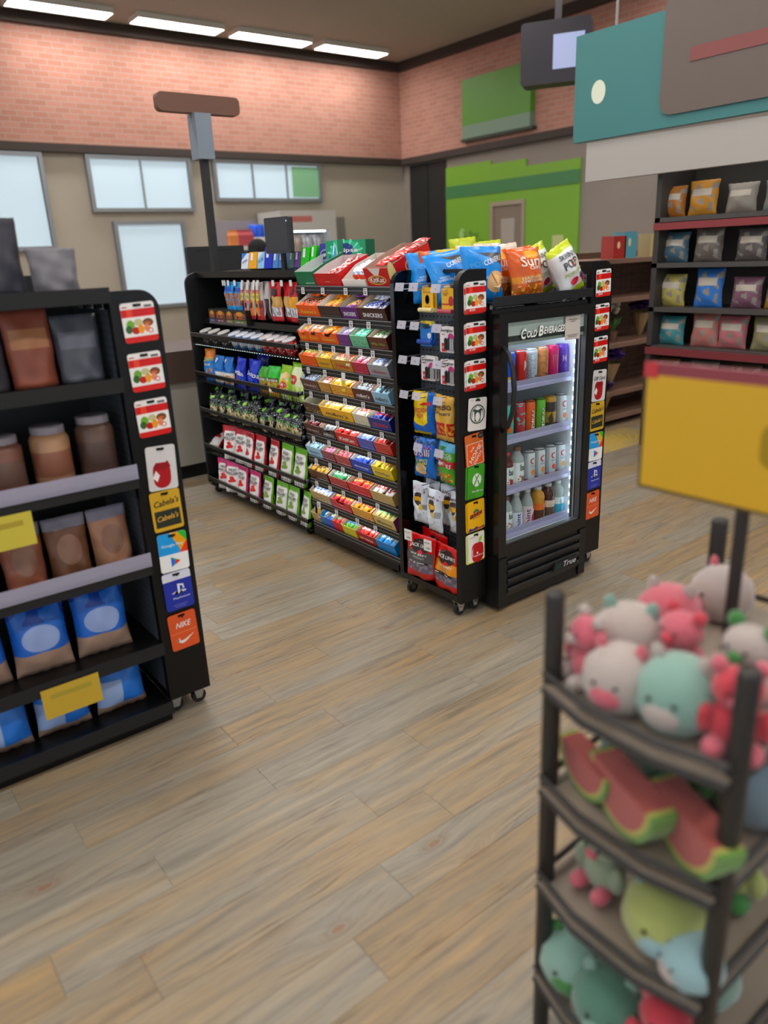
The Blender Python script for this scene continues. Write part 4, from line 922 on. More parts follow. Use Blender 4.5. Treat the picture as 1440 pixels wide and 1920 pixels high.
# ================================================================== the long gondola: candy unit and snack unit
GX, GY0, GY1, GY2 = .061, .487, 1.229, 2.513
SPX = .36                                   # spine
def yx(px, X, z):
    lo, hi = -.5, 4.0
    for _ in range(40):
        m = (lo+hi)/2; d = Vector((X, m, z))-CAM
        if 720+FPX*d.dot(RT)/d.dot(FW) > px: lo = m
        else: hi = m
    return lo
cu = thing('candy_gondola', 'black candy gondola with eleven sloped shelves beside the tower', 'shelf unit', (0, 0, 0))
G().box(SPX, SPX+.03, GY0, GY1, .05, 1.41).build('back_panel', BLACK, cu)
def side_panel(y0, y1, parent, x0=GX, top=1.40, name='side_panel'):
    r = .05; P = [(x0, .07), (SPX, .07), (SPX, top)] + [(x0+r-r*math.sin(R(90*i/6)), top-r+r*math.cos(R(90*i/6))) for i in range(7)]
    G().slab(P, y0, y1).build(name, BLACK, parent)
side_panel(GY1-.012, GY1+.006, cu, x0=.075, top=1.42); side_panel(GY0-.042, GY0-.032, cu)
G().box(GX+.02, .8, GY0, GY1, .055, .1).build('base_deck', BLACK, cu)
G().box(GX-.004, GX+.004, GY0, GY1-.012, .05, .098).build('kick_rail', BLACK, cu)
SHZ = [1.338, 1.197, 1.075, .956, .836, .716, .605, .488, .364, .245, .122]
TILT = R(21)
LEDM = mat('#f0fbff', .4, emit=16, name='shelf_led'); LEDB = mat('#e6fbff', .4, emit=5, name='basket_led')
SDEP = .235
STRIP = mat('#0e0e10', .25, name='shelf_strip'); LINE = mat('#8b8d90', .3, .5)
shelves = []
for i, z in enumerate(SHZ):
    M = Matrix.Translation((GX, 0, z-.003)) @ Matrix.Rotation(-TILT, 4, 'Y')
    s = G().box(0, SDEP+.05, GY0-.03, GY1-.014, -.004, 0, M=M).build('sloped_shelf', BLACK, cu)
    st = G().box(GX-.006, GX-.002, GY0-.03, GY1-.014, z-.036, z).build('label_strip', STRIP, s)
    G().box(GX-.008, GX-.006, GY0-.03, GY1-.014, z-.004, z).build('strip_edge', LINE, s); G().box(GX-.0075, GX-.006, GY0-.03, GY1-.014, z-.021, z-.019).build('strip_rib', LINE, s)
    shelves.append(s)
    if i < 10:
        g = G()
        for k in range(30): yy = GY0+.1+(GY1-GY0-.13)*k/29; g.box(GX+.004, GX+.012, yy-.006, yy+.006, z-.034, z-.03)
        o = g.build('led_strip', LEDM, s); o['kind'] = 'stuff'
for cy in (GY0+.1, GY1-.06): caster(cu, GX+.06, cy)
TAGS = [(568, 605, 648, 685), (580, 620, 658, 691), (576, 600, 625, 676, 699), (578, 609, 677, 711), (583, 613, 647, 681, 718), (586, 633, 716), (588, 617, 651, 693, 719), (593, 619, 643, 675), (594, 619, 644, 675, 708), (597, 631, 670, 704), (637, 673, 716)]
def shelf_tag(parent, px, z, X=GX-.009, w=.028, h=.026):
    y = yx(px, X, z-.015)
    t = G().box(X-.001, X, y-w/2, y+w/2, z-.012-h, z-.008).build('price_tag', TAGW, parent)
    g = G()
    for k, (a, b) in enumerate(((.3, .0035), (.36, .003), (.22, .006))): g.box(X-.0014, X-.001, y-w*a, y+w*a, z-.016-k*.008, z-.016-k*.008+b)
    return g.build('tag_print', GREYT, t)
for i, z in enumerate(SHZ):
    for px in TAGS[i] if i < 10 else (): shelf_tag(shelves[i], px, z)
for px in TAGS[10]: pass
# each box: (px0,px1, front, side, inside, bar, bar2, text, text colour, phrase, notch)
K_, C_ = '#a8957a', '#cfc6b8'
CANDY = [
 [],
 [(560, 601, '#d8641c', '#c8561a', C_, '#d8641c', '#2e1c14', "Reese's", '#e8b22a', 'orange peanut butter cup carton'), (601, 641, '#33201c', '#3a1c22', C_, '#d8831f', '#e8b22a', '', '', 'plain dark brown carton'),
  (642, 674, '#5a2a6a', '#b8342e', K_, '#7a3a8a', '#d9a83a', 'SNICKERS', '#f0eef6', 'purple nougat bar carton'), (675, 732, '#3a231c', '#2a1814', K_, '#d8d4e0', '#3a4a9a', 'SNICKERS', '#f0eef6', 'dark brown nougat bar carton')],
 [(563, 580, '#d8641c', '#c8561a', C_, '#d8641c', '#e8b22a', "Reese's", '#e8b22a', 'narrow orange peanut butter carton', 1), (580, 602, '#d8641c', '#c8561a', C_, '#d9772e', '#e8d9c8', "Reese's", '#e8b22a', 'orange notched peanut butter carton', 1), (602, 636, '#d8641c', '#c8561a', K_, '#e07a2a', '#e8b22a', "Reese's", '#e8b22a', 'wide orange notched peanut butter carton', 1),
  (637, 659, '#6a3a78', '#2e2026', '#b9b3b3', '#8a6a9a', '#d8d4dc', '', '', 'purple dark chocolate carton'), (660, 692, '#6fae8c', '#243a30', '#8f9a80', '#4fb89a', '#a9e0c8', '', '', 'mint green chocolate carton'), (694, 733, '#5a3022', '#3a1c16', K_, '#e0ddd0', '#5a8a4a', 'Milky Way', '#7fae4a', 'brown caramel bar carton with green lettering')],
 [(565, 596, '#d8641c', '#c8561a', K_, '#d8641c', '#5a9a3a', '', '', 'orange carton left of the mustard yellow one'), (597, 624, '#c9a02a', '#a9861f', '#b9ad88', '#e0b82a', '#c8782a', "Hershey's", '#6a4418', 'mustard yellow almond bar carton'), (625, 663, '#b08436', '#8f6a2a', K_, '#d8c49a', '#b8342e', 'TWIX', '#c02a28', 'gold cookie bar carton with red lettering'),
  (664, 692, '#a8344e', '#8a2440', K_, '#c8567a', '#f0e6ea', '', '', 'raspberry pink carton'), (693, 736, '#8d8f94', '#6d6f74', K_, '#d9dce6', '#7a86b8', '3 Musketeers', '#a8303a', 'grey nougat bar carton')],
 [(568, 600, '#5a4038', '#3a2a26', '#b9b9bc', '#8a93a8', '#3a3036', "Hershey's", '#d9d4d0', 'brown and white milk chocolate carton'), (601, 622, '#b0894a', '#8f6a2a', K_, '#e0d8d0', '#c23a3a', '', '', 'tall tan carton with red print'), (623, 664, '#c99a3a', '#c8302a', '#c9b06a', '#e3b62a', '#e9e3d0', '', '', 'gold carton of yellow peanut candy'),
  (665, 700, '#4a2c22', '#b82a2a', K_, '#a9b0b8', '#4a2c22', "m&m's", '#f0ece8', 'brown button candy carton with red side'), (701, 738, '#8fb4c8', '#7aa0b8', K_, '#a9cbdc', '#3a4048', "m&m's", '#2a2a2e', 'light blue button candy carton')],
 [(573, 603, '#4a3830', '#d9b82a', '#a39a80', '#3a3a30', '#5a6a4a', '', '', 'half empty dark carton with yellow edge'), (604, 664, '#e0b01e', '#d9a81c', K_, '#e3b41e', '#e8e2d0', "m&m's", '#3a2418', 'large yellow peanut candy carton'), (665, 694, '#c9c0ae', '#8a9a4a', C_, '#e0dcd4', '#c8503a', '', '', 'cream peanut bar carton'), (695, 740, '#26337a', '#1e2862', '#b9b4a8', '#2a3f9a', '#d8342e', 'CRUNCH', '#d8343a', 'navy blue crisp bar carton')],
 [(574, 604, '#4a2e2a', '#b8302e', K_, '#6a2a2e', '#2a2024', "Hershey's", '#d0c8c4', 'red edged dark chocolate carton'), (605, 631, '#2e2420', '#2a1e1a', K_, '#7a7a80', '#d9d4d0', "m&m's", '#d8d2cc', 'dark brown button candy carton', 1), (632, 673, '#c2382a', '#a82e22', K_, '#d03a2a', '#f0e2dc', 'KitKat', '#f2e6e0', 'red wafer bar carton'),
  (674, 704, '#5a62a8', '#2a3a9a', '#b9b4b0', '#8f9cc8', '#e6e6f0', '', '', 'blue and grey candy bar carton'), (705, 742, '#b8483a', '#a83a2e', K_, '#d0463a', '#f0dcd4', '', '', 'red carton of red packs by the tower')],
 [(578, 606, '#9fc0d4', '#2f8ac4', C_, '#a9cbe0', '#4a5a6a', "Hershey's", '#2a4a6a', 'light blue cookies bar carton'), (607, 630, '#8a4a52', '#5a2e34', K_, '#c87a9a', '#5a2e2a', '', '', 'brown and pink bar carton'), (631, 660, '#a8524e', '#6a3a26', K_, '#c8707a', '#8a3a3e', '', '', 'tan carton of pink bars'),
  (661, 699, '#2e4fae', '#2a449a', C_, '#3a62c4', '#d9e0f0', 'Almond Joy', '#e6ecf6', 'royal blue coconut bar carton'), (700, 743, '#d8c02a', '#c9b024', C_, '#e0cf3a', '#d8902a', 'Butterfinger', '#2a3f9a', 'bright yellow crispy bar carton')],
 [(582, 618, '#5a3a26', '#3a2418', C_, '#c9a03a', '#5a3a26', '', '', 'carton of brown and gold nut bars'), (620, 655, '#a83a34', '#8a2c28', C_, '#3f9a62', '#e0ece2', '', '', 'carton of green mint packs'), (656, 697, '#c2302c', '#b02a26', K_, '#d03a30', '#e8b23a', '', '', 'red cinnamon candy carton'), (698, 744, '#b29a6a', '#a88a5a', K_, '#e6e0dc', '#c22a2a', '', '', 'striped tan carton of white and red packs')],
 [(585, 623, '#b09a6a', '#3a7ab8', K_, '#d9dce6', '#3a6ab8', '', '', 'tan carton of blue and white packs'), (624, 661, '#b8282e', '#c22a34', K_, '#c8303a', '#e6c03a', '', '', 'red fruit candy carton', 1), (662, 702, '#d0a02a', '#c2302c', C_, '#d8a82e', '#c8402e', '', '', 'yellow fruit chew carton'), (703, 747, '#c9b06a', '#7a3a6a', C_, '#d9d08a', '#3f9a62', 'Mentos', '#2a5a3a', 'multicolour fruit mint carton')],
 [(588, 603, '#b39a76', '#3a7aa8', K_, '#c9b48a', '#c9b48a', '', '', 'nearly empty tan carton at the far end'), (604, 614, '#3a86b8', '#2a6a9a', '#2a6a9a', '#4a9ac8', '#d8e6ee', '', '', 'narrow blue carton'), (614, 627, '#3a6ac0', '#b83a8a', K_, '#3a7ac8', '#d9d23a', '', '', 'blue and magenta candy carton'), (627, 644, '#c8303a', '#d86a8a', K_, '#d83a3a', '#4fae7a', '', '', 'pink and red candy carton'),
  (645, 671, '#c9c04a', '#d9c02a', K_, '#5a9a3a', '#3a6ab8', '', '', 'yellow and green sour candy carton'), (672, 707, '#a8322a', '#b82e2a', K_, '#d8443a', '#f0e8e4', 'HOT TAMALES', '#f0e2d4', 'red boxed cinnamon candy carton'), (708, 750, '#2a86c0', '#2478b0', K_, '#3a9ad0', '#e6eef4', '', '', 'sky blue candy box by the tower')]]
RN = ['top', 'second', 'third', 'fourth', 'fifth', 'sixth', 'seventh', 'eighth', 'ninth', 'tenth', 'bottom']
def on_shelf(z, depth_off=0.0):                # rest point on a sloped shelf
    return (GX+depth_off*math.cos(TILT), z-.0025+depth_off*math.sin(TILT))
def candy_box(row, z, spec):
    px0, px1, cf, cs, ci, cb, cb2, txt, tc, phrase = spec[:10]; notch = len(spec) > 10
    ya, yb = yx(px0, GX, z), max(yx(px1, GX, z), GY0+.012)
    w = (ya-yb)*.97; yc = (ya+yb)/2; d = .2; rnd = random.Random(int(px0)*13+row)
    hf = .056; hb = .073
    x, zz = on_shelf(z, d/2+.004)
    rot = (TILT, 0, RZ)
    root = thing('candy_carton', '%s on the %s candy shelf' % (phrase, RN[row]), 'carton', (x, yc, zz), rot)
    lay = [('n', 0, 0, 1, .5, 7, .6, cs)]
    tray_geo(w, d, hf, hb, notch).build('tray', [design(cf, lay) if txt == '' and cf != '#33201c' else mat(viv(cf), .42), mat(viv(cs), .45), mat(ci, .75)], root)
    if txt: letter(root, txt, tc, 0, hf*.42, w*.72, hf*(.34 if len(txt) < 9 else .26), lambda a, b: (a, -d/2, b), 0, .02, .12)
    # the bars inside
    bm = design(cb, [('r', -.1, .25, 1.1, .75, cb2), ('n', -.1, .1, 1.1, .9, 6, .5, cb), ('n', -.1, .3, 1.1, .7, 14, .6, '#efe8df')], .28)
    n = max(1, round((w-.006)/.04)); bw = (w-.008)/n; bl = .088
    Rm = Euler(rot).to_matrix()
    empty = 'empty' in phrase
    for j in range(2):
        for k in range(n):
            if empty and (k or j == 0): continue
            lx = -w/2+.004+bw*(k+.5); ly = -d/2+.006+bl*(j+.5)+.002; lz = .032+.014*j+rnd.uniform(-.004, .008)
            p = Vector((x, yc, zz)) + Rm @ Vector((lx, ly, lz))
            t = place('candy_bar', bar_mesh(bw*.9, bl*1.02, .021, bm, (cb, cb2, round(bw, 3))), None, p, (TILT+rnd.uniform(-.08, .12), rnd.uniform(-.12, .12), RZ+rnd.uniform(-.07, .07)))
            tag(t, 'candy in the %s, %s shelf' % (phrase, RN[row]), 'candy', 'candy in the %s, %s shelf' % (phrase, RN[row]))
for row, z in enumerate(SHZ):
    for s in CANDY[row]: candy_box(row, z, s)
# hanging sale tags
for px, z, c2, lb in ((654, .956+.118, '#d8ccb0', 'cream sale tag hanging over the cookie bar carton'), (646, .836+.115, '#d9b83a', 'yellow sale tag hanging over the gold peanut candy'), (600, .245, '#d9a82e', 'yellow sale tag hanging over the nearly empty bottom carton')):
    y = yx(px, GX, z); t = thing('sale_tag', lb, 'price tag', (GX-.012, y, z-.09), (R(-3), 0, RZ))
    G().box(-.015, .015, -.0008, .0008, .052, .088).build('tag_card', TAGW, t); G().box(-.015, .015, -.0008, .0008, .0, .052).build('sale_flap', mat(c2, .5), t)
    letter(t, '$1.19', '#5a4a2a', 0, .02, .02, .012, lambda a, b: (a, -.001, b))
# big cartons on the top candy shelf
z = SHZ[0]
def top_tray(px0, px1, hf, hb, d, cf, cs, ci, label, prints=(), lift=0):
    ya, yb = yx(px0, GX, z), yx(px1, GX, z); w = (ya-yb)*.96; x, zz = on_shelf(z, d/2+.003)
    root = thing('candy_carton', label, 'carton', (x, (ya+yb)/2, zz), (TILT, 0, RZ))
    tray_geo(w, d, hf, hb, False).build('tray', [mat(viv(cf), .42), mat(viv(cs), .42), mat(ci, .7)], root)
    for p in prints:
        if p[0] == 't': letter(root, p[1], p[2], p[3]*w, p[4]*hf, p[5]*w, p[6]*hf, lambda a, b: (a, -d/2, b), shear=.1)
        elif p[0] == 'e': shape(root, oval(p[1]*w, p[2]*hf, p[3]*w, p[4]*hf), p[5], lambda a, b: (a, -d/2, b))
        elif p[0] == 'p': shape(root, [(a*w, b*hf) for a, b in p[1]], p[2], lambda a, b: (a, -d/2, b))
        elif p[0] == 's':
            o = letter(root, p[1], p[2], 0, 0, p[5], p[6], lambda a, b: (w/2+.0012, p[3]+a, p[4]+b))
            for vv in o.data.vertices: vv.co.y += .0008*K
        elif p[0] == 'so': 
            g = G(); n = 18
            for k in range(n): g.v.append((w/2+p[6], p[1]+p[3]*math.cos(2*PI*k/n), p[2]+p[4]*math.sin(2*PI*k/n)))
            g.face(range(n)); g.build('print', mat(p[5], .45), root)
    return root, w, (ya+yb)/2, x, zz
top_tray(560, 594, .07, .08, .2, '#17694a', '#17714f', '#c9d0ca', 'empty green gum carton on the top candy shelf', [('t', 'spearmint', '#cfe0d6', .2, .2, .5, .15)])
r_, w_, y_, x_, z_ = top_tray(594, 641, .06, .07, .19, '#b8282c', '#c02a2e', '#d9cccc', 'open red carton with white inside on the top candy shelf', [('t', '----', '#e09a9a', 0, .35, .2, .06)])
for k in range(4):
    t = place('candy_bar', bar_mesh(.03, .09, .018, design('#d8c8c8', [('n', -.1, 0, 1.1, 1, 5, .5, '#c22a34')], .3), 'redw'), None, (x_+.03*k-.03, y_+.02*(-1)**k, z_+.025+.014*k), (TILT+.1*k, .1, RZ+.3*k-.4))
    tag(t, 'white and red wrapped bar lying in the open red carton', 'candy', 'bars in the open red carton')
r_, w_, y_, x_, z_ = top_tray(643, 688, .03, .06, .22, '#d9d2cc', '#d9d2cc', '#d5cdc6', 'white carton of white egg packs on the top candy shelf')
EGG = design('#e3e3e6', [('r', -.1, .0, 1.1, .3, '#d8562e'), ('n', -.1, .3, 1.1, .55, 9, .5, '#6a8ac0')], .3)
for k in range(7):
    t = thing('chocolate_egg_pack', 'white and orange wrapped egg pack in the white carton', 'candy', (x_-.085+.032*(k//2)+.004*(k % 2), y_+(.022 if k % 2 else -.022), z_-.012+.0125*(k//2)), (R(-18), 0, RZ), 'egg packs in the white carton')
    G().lathe([(.004, 0), (.016, .008), (.021, .026), (.017, .046), (.004, .058)], 12).build('wrapper', EGG, t, smooth=True)
r_, w_, y_, x_, z_ = top_tray(689, 738, .08, .09, .24, '#b8242a', '#b8242a', '#c09a8a', 'large red wafer bar carton with yellow side stripe on the top candy shelf',
    [('e', -.05, .36, .36, .26, '#e0c070'), ('e', -.05, .36, .33, .22, '#b8242a'), ('t', 'KitKat', '#f4ece8', -.05, .37, .56, .28), ('p', [(-.3, 1.0), (.2, 1.0), (.06, .62), (-.12, .62)], '#cfc9c6'),
     ('so', .03, .045, .062, .034, '#e0c070', .0008), ('so', .03, .045, .057, .029, '#b8242a', .0012), ('s', 'KitKat', '#f4ece8', .03, .045, .085, .03), ('so', -.105, .04, .02, .06, '#e3d08a', .0008)])
for k in range(5):
    t = place('candy_bar', bar_mesh(.05, .1, .02, design('#c22a2e', [('n', -.1, .2, 1.1, .8, 5, .52, '#f0dcd4')], .28), 'kk'), None, (x_-.06+.045*k, y_+.012*(-1)**k, z_+.05+.017*k), (TILT, .1*(-1)**k, RZ+.1))
    tag(t, 'red wrapped wafer bar in the large red carton', 'candy', 'wafer bars in the large red carton')

# ---- snack unit (left): end panel, back, baskets
su = thing('snack_gondola', 'black snack gondola with wire baskets beyond the candy shelves', 'shelf unit', (0, 0, 0))
G().box(SPX, SPX+.03, GY1, GY2, .05, 1.41).build('back_panel', BLACK, su)
P = [(.045, .07), (SPX, .07), (SPX, 1.405)] + [(.045+.07-.07*math.sin(R(90*i/8)), 1.405-.07+.07*math.cos(R(90*i/8))) for i in range(9)]
G().slab(P, GY2-.02, GY2).build('end_panel', mat('#1a1b1d', .4), su)
G().box(.07, .8, GY1, GY2, .055, .075).build('base_deck', BLACK, su)
G().box(.12, SPX+.03, GY1+.006, GY2-.02, 1.385, 1.405).build('top_cap', BLACK, su)
G().box(.115, .12, GY1+.006, GY2-.02, 1.375, 1.41).build('top_rail', STRIP, su)
caster(su, .09, GY2-.06); caster(su, .1, GY1+.1)
BZ = [1.055, .815, .585, .347, .122]; BF = [.985, .752, .522, .283, .062]; BX = .036
y0, y1 = GY1+.012, GY2-.022
for z, fz in zip(BZ, BF):
    s = G().box(BX+.01, SPX, y0, y1, fz-.004, fz).build('basket_shelf', BLACK, su)
    g = G().box(BX, BX+.005, y0, y1, z-.026, z); 
    for yy in (y0, y1-.004): g.box(BX, .2, yy, yy+.004, z-.02, z)
    g.build('front_rail', STRIP, s); G().box(BX-.0012, BX, y0, y1, z-.003, z).build('rail_edge', LINE, s)
    g = G(); n = 52
    for k in range(n+1):
        yy = y0+(y1-y0)*k/n; g.tube([(BX+.003, yy, z-.02), (BX+.004, yy, fz)], .0011, 4, cap=False)
    for q in (.35, .8): g.tube([(BX+.0035, y0, fz+(z-fz-.02)*q*.6), (BX+.0035, y1, fz+(z-fz-.02)*q*.6)], .0011, 4, cap=False)
    o = g.build('wire_front', BLACK, s); o['kind'] = 'stuff'
    if z > .2:
        g = G(); n = 44
        for k in range(n): yy = y0+.02+(y1-y0-.04)*k/(n-1); g.box(BX+.022, BX+.03, yy-.0035, yy+.0035, fz-.008, fz-.0045)
        o = g.build('led_strip', LEDB, s); o['kind'] = 'stuff'
G().box(.13, SPX, GY1+.012, GY2-.022, 1.105, 1.111).build('upper_shelf', BLACK, su); G().box(.126, .13, GY1+.012, GY2-.022, 1.1, 1.135).build('upper_rail', STRIP, su)
def sy(px, X, z): return yx(px, X, z)

# ---- snack unit: pegged tubes and jerky on the top row
TOPH = 1.352
def peg(y):
    h = G().tube([(SPX, y, TOPH), (.13, y, TOPH), (.12, y, TOPH+.006)], .002, 5).build('peg_hook', BLACK, su)
    G().box(.118, .1195, y-.013, y+.013, TOPH-.022, TOPH+.008).build('price_tag', TAGW, h)
    return h
def sale(h_y):
    t = thing('sale_tag', '', 'price tag', (.112, h_y, TOPH-.1), (0, 0, RZ)); return t
NUT = D('#3f9ad0', [('n', 0, .2, 1, .62, 9, .45, '#a8744a'), ('n', 0, .2, 1, .7, 16, .56, '#6a3f26'), ('r', .1, .68, .9, .82, '#2a5ab0'), ('r', -.1, -.1, 1.1, .12, '#3fa0d8')], .3)
for i, (px, lb) in enumerate(((428, 'first'), (435, 'second'), (447, 'third'))):
    y = sy(px, .13, 1.25); peg(y+.005)
    hang('nut_bag', 'blue peanut bag on the top peg row, %s from the left' % lb, 'snack bag', .075, .165, .028, NUT, y, TOPH-.002, x=.135, rz=R(random.uniform(-8, 8)), seed=50+i, group='blue peanut bags')
STK = lambda c: D('#bdb6b4', [('r', .1, .0, .9, .52, c), ('e', .5, .38, .3, .09, '#3a3034'), ('r', -.1, .0, 1.1, .1, '#a8323a')], .25)
for i, (px, c) in enumerate(((461, '#c07a84'), (472, '#d0803a'), (483, '#cf8a3a'), (490, '#9a4a58'))):
    y = sy(px, .13, 1.25); peg(y)
    hang('meat_stick', '%s meat stick pack on the top peg row' % ('pink', 'orange', 'amber', 'dark rose')[i], 'meat stick', .05, .2, .022, STK(c), y, TOPH-.002, x=.135, rz=R(random.uniform(-6, 6)), seed=54+i)
    t = thing('sale_tag', 'yellow and red sale tag in front of the %s meat stick pack' % ('pink', 'orange', 'amber', 'dark rose')[i], 'price tag', (.108, y+.004, TOPH-.1), (R(-4), 0, RZ))
    G().box(-.013, .013, -.0006, .0006, .058, .098).build('tag_card', TAGW, t); G().box(-.013, .013, -.0006, .0006, .04, .058).build('red_band', mat('#d8604a', .5), t); G().box(-.013, .013, -.0006, .0006, .0, .04).build('yellow_band', mat('#e0c83a', .5), t)
    letter(t, '99', '#5a4a1a', 0, .02, .014, .014, lambda a, b: (a, -.001, b))
y = sy(500, .14, 1.25); hang('meat_stick', 'clear and black meat stick pack beside the red jerky bags', 'meat stick', .055, .2, .02, D('#b9b3b2', [('r', .1, 0, .9, .55, '#2a2224')], .2), y, TOPH, x=.15, seed=58)
JK = lambda a: D('#b83038', [('r', -.1, .36, 1.1, .64, a), ('r', .08, .12, .92, .36, '#8a8a90'), ('n', .08, .12, .92, .36, 6, .5, '#c9ccd0')], .25)
for i, (px, a, lb) in enumerate(((515, '#bb9a62', 'red and tan jerky bag at the left of the pegged jerky'), (531, '#bb9a62', 'red and tan jerky bag tucked behind the left jerky bag'), (548, '#d8a03a', 'red and yellow jerky bag next to the candy gondola'))):
    y = sy(px, .12, 1.25); peg(y)
    hang('jerky_bag', lb, 'jerky bag', .105, .2, .03, JK(a), y, TOPH-.002, x=.135+.02*(i == 1), rz=R((3, -8, -5)[i]), seed=60+i, prints=[('p', [(-.24, .84), (.24, .84), (.18, .7), (0, .62), (-.18, .7)], '#3a2a2c')] if i != 1 else ())
peg(sy(420, .12, 1.3))
# dark cartons on the upper shelf
for i, (a, b, c) in enumerate(((392, 404, '#2f3a5a'), (404, 423, '#5a2f44'), (423, 437, '#5a5a34'), (437, 462, '#55603a'))):
    ya, yb = sy(a, .1, 1.15), sy(b, .1, 1.15); w = (ya-yb)*.97
    carton('snack_carton', '%s black snack carton with picture print on the snack unit' % ('blue based', 'plum based', 'narrow olive based', 'wide olive based')[i], 'carton', w, .1, .085, D('#1c1818', [('n', .08, .4, .92, .78, 7, .42, '#8a5436'), ('e', .5, .76, .26, .14, '#b8863a'), ('r', 0, 0, 1, .3, '#4a4650'), ('r', 0, .12, 1, .34, c)], .4), (.15, (ya+yb)/2, 1.111), (0, 0, RZ), side=mat('#1a1717', .45), prints=[('t', '--- --', '#c9c0c4', 0, .22, .5, .05)])
# cups in the first basket
nm3 = ['first', 'second', 'third']
def cup(label, px, x, lid, body, band, group, txt='', tilt=-16, k=0):
    z = BF[0]+.004; y = sy(px, x, z+.07)
    t = thing('snack_cup', label, 'snack cup', (x, y, z+.004), (R(tilt), 0, RZ), group)
    t.rotation_euler = (R(-tilt), 0, RZ)
    G().lathe([(.027, 0), (.03, .004), (.036, .078)], 18).build('cup_body', design(body, [('r', -.1, .2, 1.1, .75, band), ('n', -.1, .1, 1.1, .9, 9, .6, '#e8e2da')]), t, smooth=True)
    G().lathe([(.0375, .076), (.039, .079), (.038, .083), (.034, .0845), (.0005, .0845)], 20, cap=False).build('lid', lid, t, smooth=True)
    if txt: letter(t, txt, '#f4f0ee', 0, .045, .05, .018, lambda a, b: (.0355*math.sin(a/.0355), -.0345*math.cos(a/.0355)-.001, b))
for i, px in enumerate((392, 408, 426)): cup('dark cup with pale grey lid in the first basket, %s from the left' % ('first', 'second', 'third')[i], px, .092, mat('#bdbab8', .35), '#3a3536', '#2a2628', 'grey lidded cups')
for i, px in enumerate((446, 460, 474, 489)): cup('blue and white cup with clear lid in the first basket, %s from the left' % ('first', 'second', 'third', 'fourth')[i], px, .092, mat('#c9cfdc', .25), '#3f8fce', '#d8dfe8', 'blue snack cups')
for i, px in enumerate((452, 468, 484)): cup('white lidded cup behind the blue cups, %s from the left' % nm3[i], px, .18, mat('#c9cdd6', .25), '#c9ccd2', '#8aa8c8', 'white cups in the back row')
for i, px in enumerate((505, 519, 534, 549)): cup('red cracker cup with clear lid in the first basket, %s from the left' % ('first', 'second', 'third', 'fourth')[i], px, .092, mat('#d0cccf', .25), '#b8282c', '#c22e30', 'red cracker cups', 'Cheez-It')
for i, px in enumerate((512, 528, 544)): cup('white lidded cup behind the red cracker cups, %s from the left' % nm3[i], px, .18, mat('#c9c6cc', .25), '#b8a8a8', '#b8383a', 'white cups behind red cups')
# chip bags in the second basket
CH = [(392, 'orange and blue crunchy snack bag at the left of the second basket', D('#2f86c4', [('r', -.1, .72, 1.1, 1.1, '#c87a24'), ('n', 0, .1, 1, .4, 5, .52, '#d08a4a')], .3), [('t', 'Cheetos', '#e0c83a', .02, .7, .8, .16, R(6)), ('t', 'Baked', '#e8d8c0', 0, .52, .5, .07)], .2, .075, 0),
      (409, 'blue and white pretzel bag in the second basket', D('#2f74b8', [('e', .2, .82, .16, .1, '#d8dde6'), ('r', -.1, .05, 1.1, .45, '#d8d4d0'), ('e', .5, .22, .3, .12, '#d0a060')], .3), (), .17, .065, 0),
      (427, 'second blue and white pretzel bag, left of the royal blue bags', D('#2f74b8', [('e', .2, .82, .16, .1, '#d8dde6'), ('r', -.1, .05, 1.1, .45, '#d8d4d0'), ('e', .6, .22, .35, .16, '#d08a3a')], .3), (), .17, .068, 0),
      (449, 'royal blue tortilla chip bag, left one of two in the second basket', D('#2a44b4', [('n', 0, .1, 1, .4, 4, .55, '#3a62d0')], .26), [('t', 'Doritos', '#eef0f6', 0, .55, .82, .15, R(-8)), ('p', [(-.3, .42), (.1, .3), (-.2, .2)], '#d0803a')], .18, .06, 0),
      (474, 'royal blue tortilla chip bag, right one of two in the second basket', D('#2a44b4', [('n', 0, .1, 1, .4, 4, .55, '#3a62d0')], .26), [('t', 'Doritos', '#eef0f6', .05, .55, .82, .15, R(-8))], .18, .068, 0),
      (490, 'dark blue chip bag behind the royal blue bags', D('#26348a', ()), (), .2, .15, 0),
      (493, 'green and brown snack mix bag in the second basket, left one', D('#4f9a3a', [('n', -.1, 0, 1.1, .62, 6, .45, '#b8803a'), ('n', -.1, 0, 1.1, .55, 9, .58, '#7a3f26'), ('r', .1, .5, .9, .62, '#3a2e26')], .3), [('t', 'Munchies', '#f0e6d0', 0, .56, .74, .1)], .15, .07, 0),
      (512, 'green and brown snack mix bag in the second basket, right one', D('#3fae4a', [('n', -.1, 0, 1.1, .62, 6, .45, '#c8903a'), ('n', -.1, 0, 1.1, .55, 9, .58, '#7a3f26'), ('r', .1, .5, .9, .62, '#3a2e26')], .3), [('t', 'Munchies', '#f0e6d0', 0, .56, .74, .1), ('e', -.1, .2, .28, .05, '#d8d0c4')], .165, .055, 0),
      (534, 'lime and white potato chip bag in the second basket, left one', D('#93b83a', [('r', .15, .0, .85, .75, '#cfd6c4'), ('n', 0, 0, 1, .2, 4, .5, '#a9c84a')], .3), [('e', 0, .46, .34, .17, '#e0b83a'), ('e', 0, .44, .3, .1, '#b8343a'), ('t', "Lay's", '#f4eee8', 0, .44, .5, .12), ('e', .2, .72, .2, .1, '#d9c08a')], .18, .06, 0),
      (555, 'lime and white potato chip bag next to the candy gondola', D('#93b83a', [('r', .3, .0, 1.1, .9, '#cfd6b4'), ('n', 0, 0, 1, .4, 4, .5, '#a9c84a')], .3), [('e', -.1, .56, .3, .13, '#b8343a'), ('t', "Lay's", '#f4eee8', -.1, .56, .42, .1)], .2, .065, 0)]
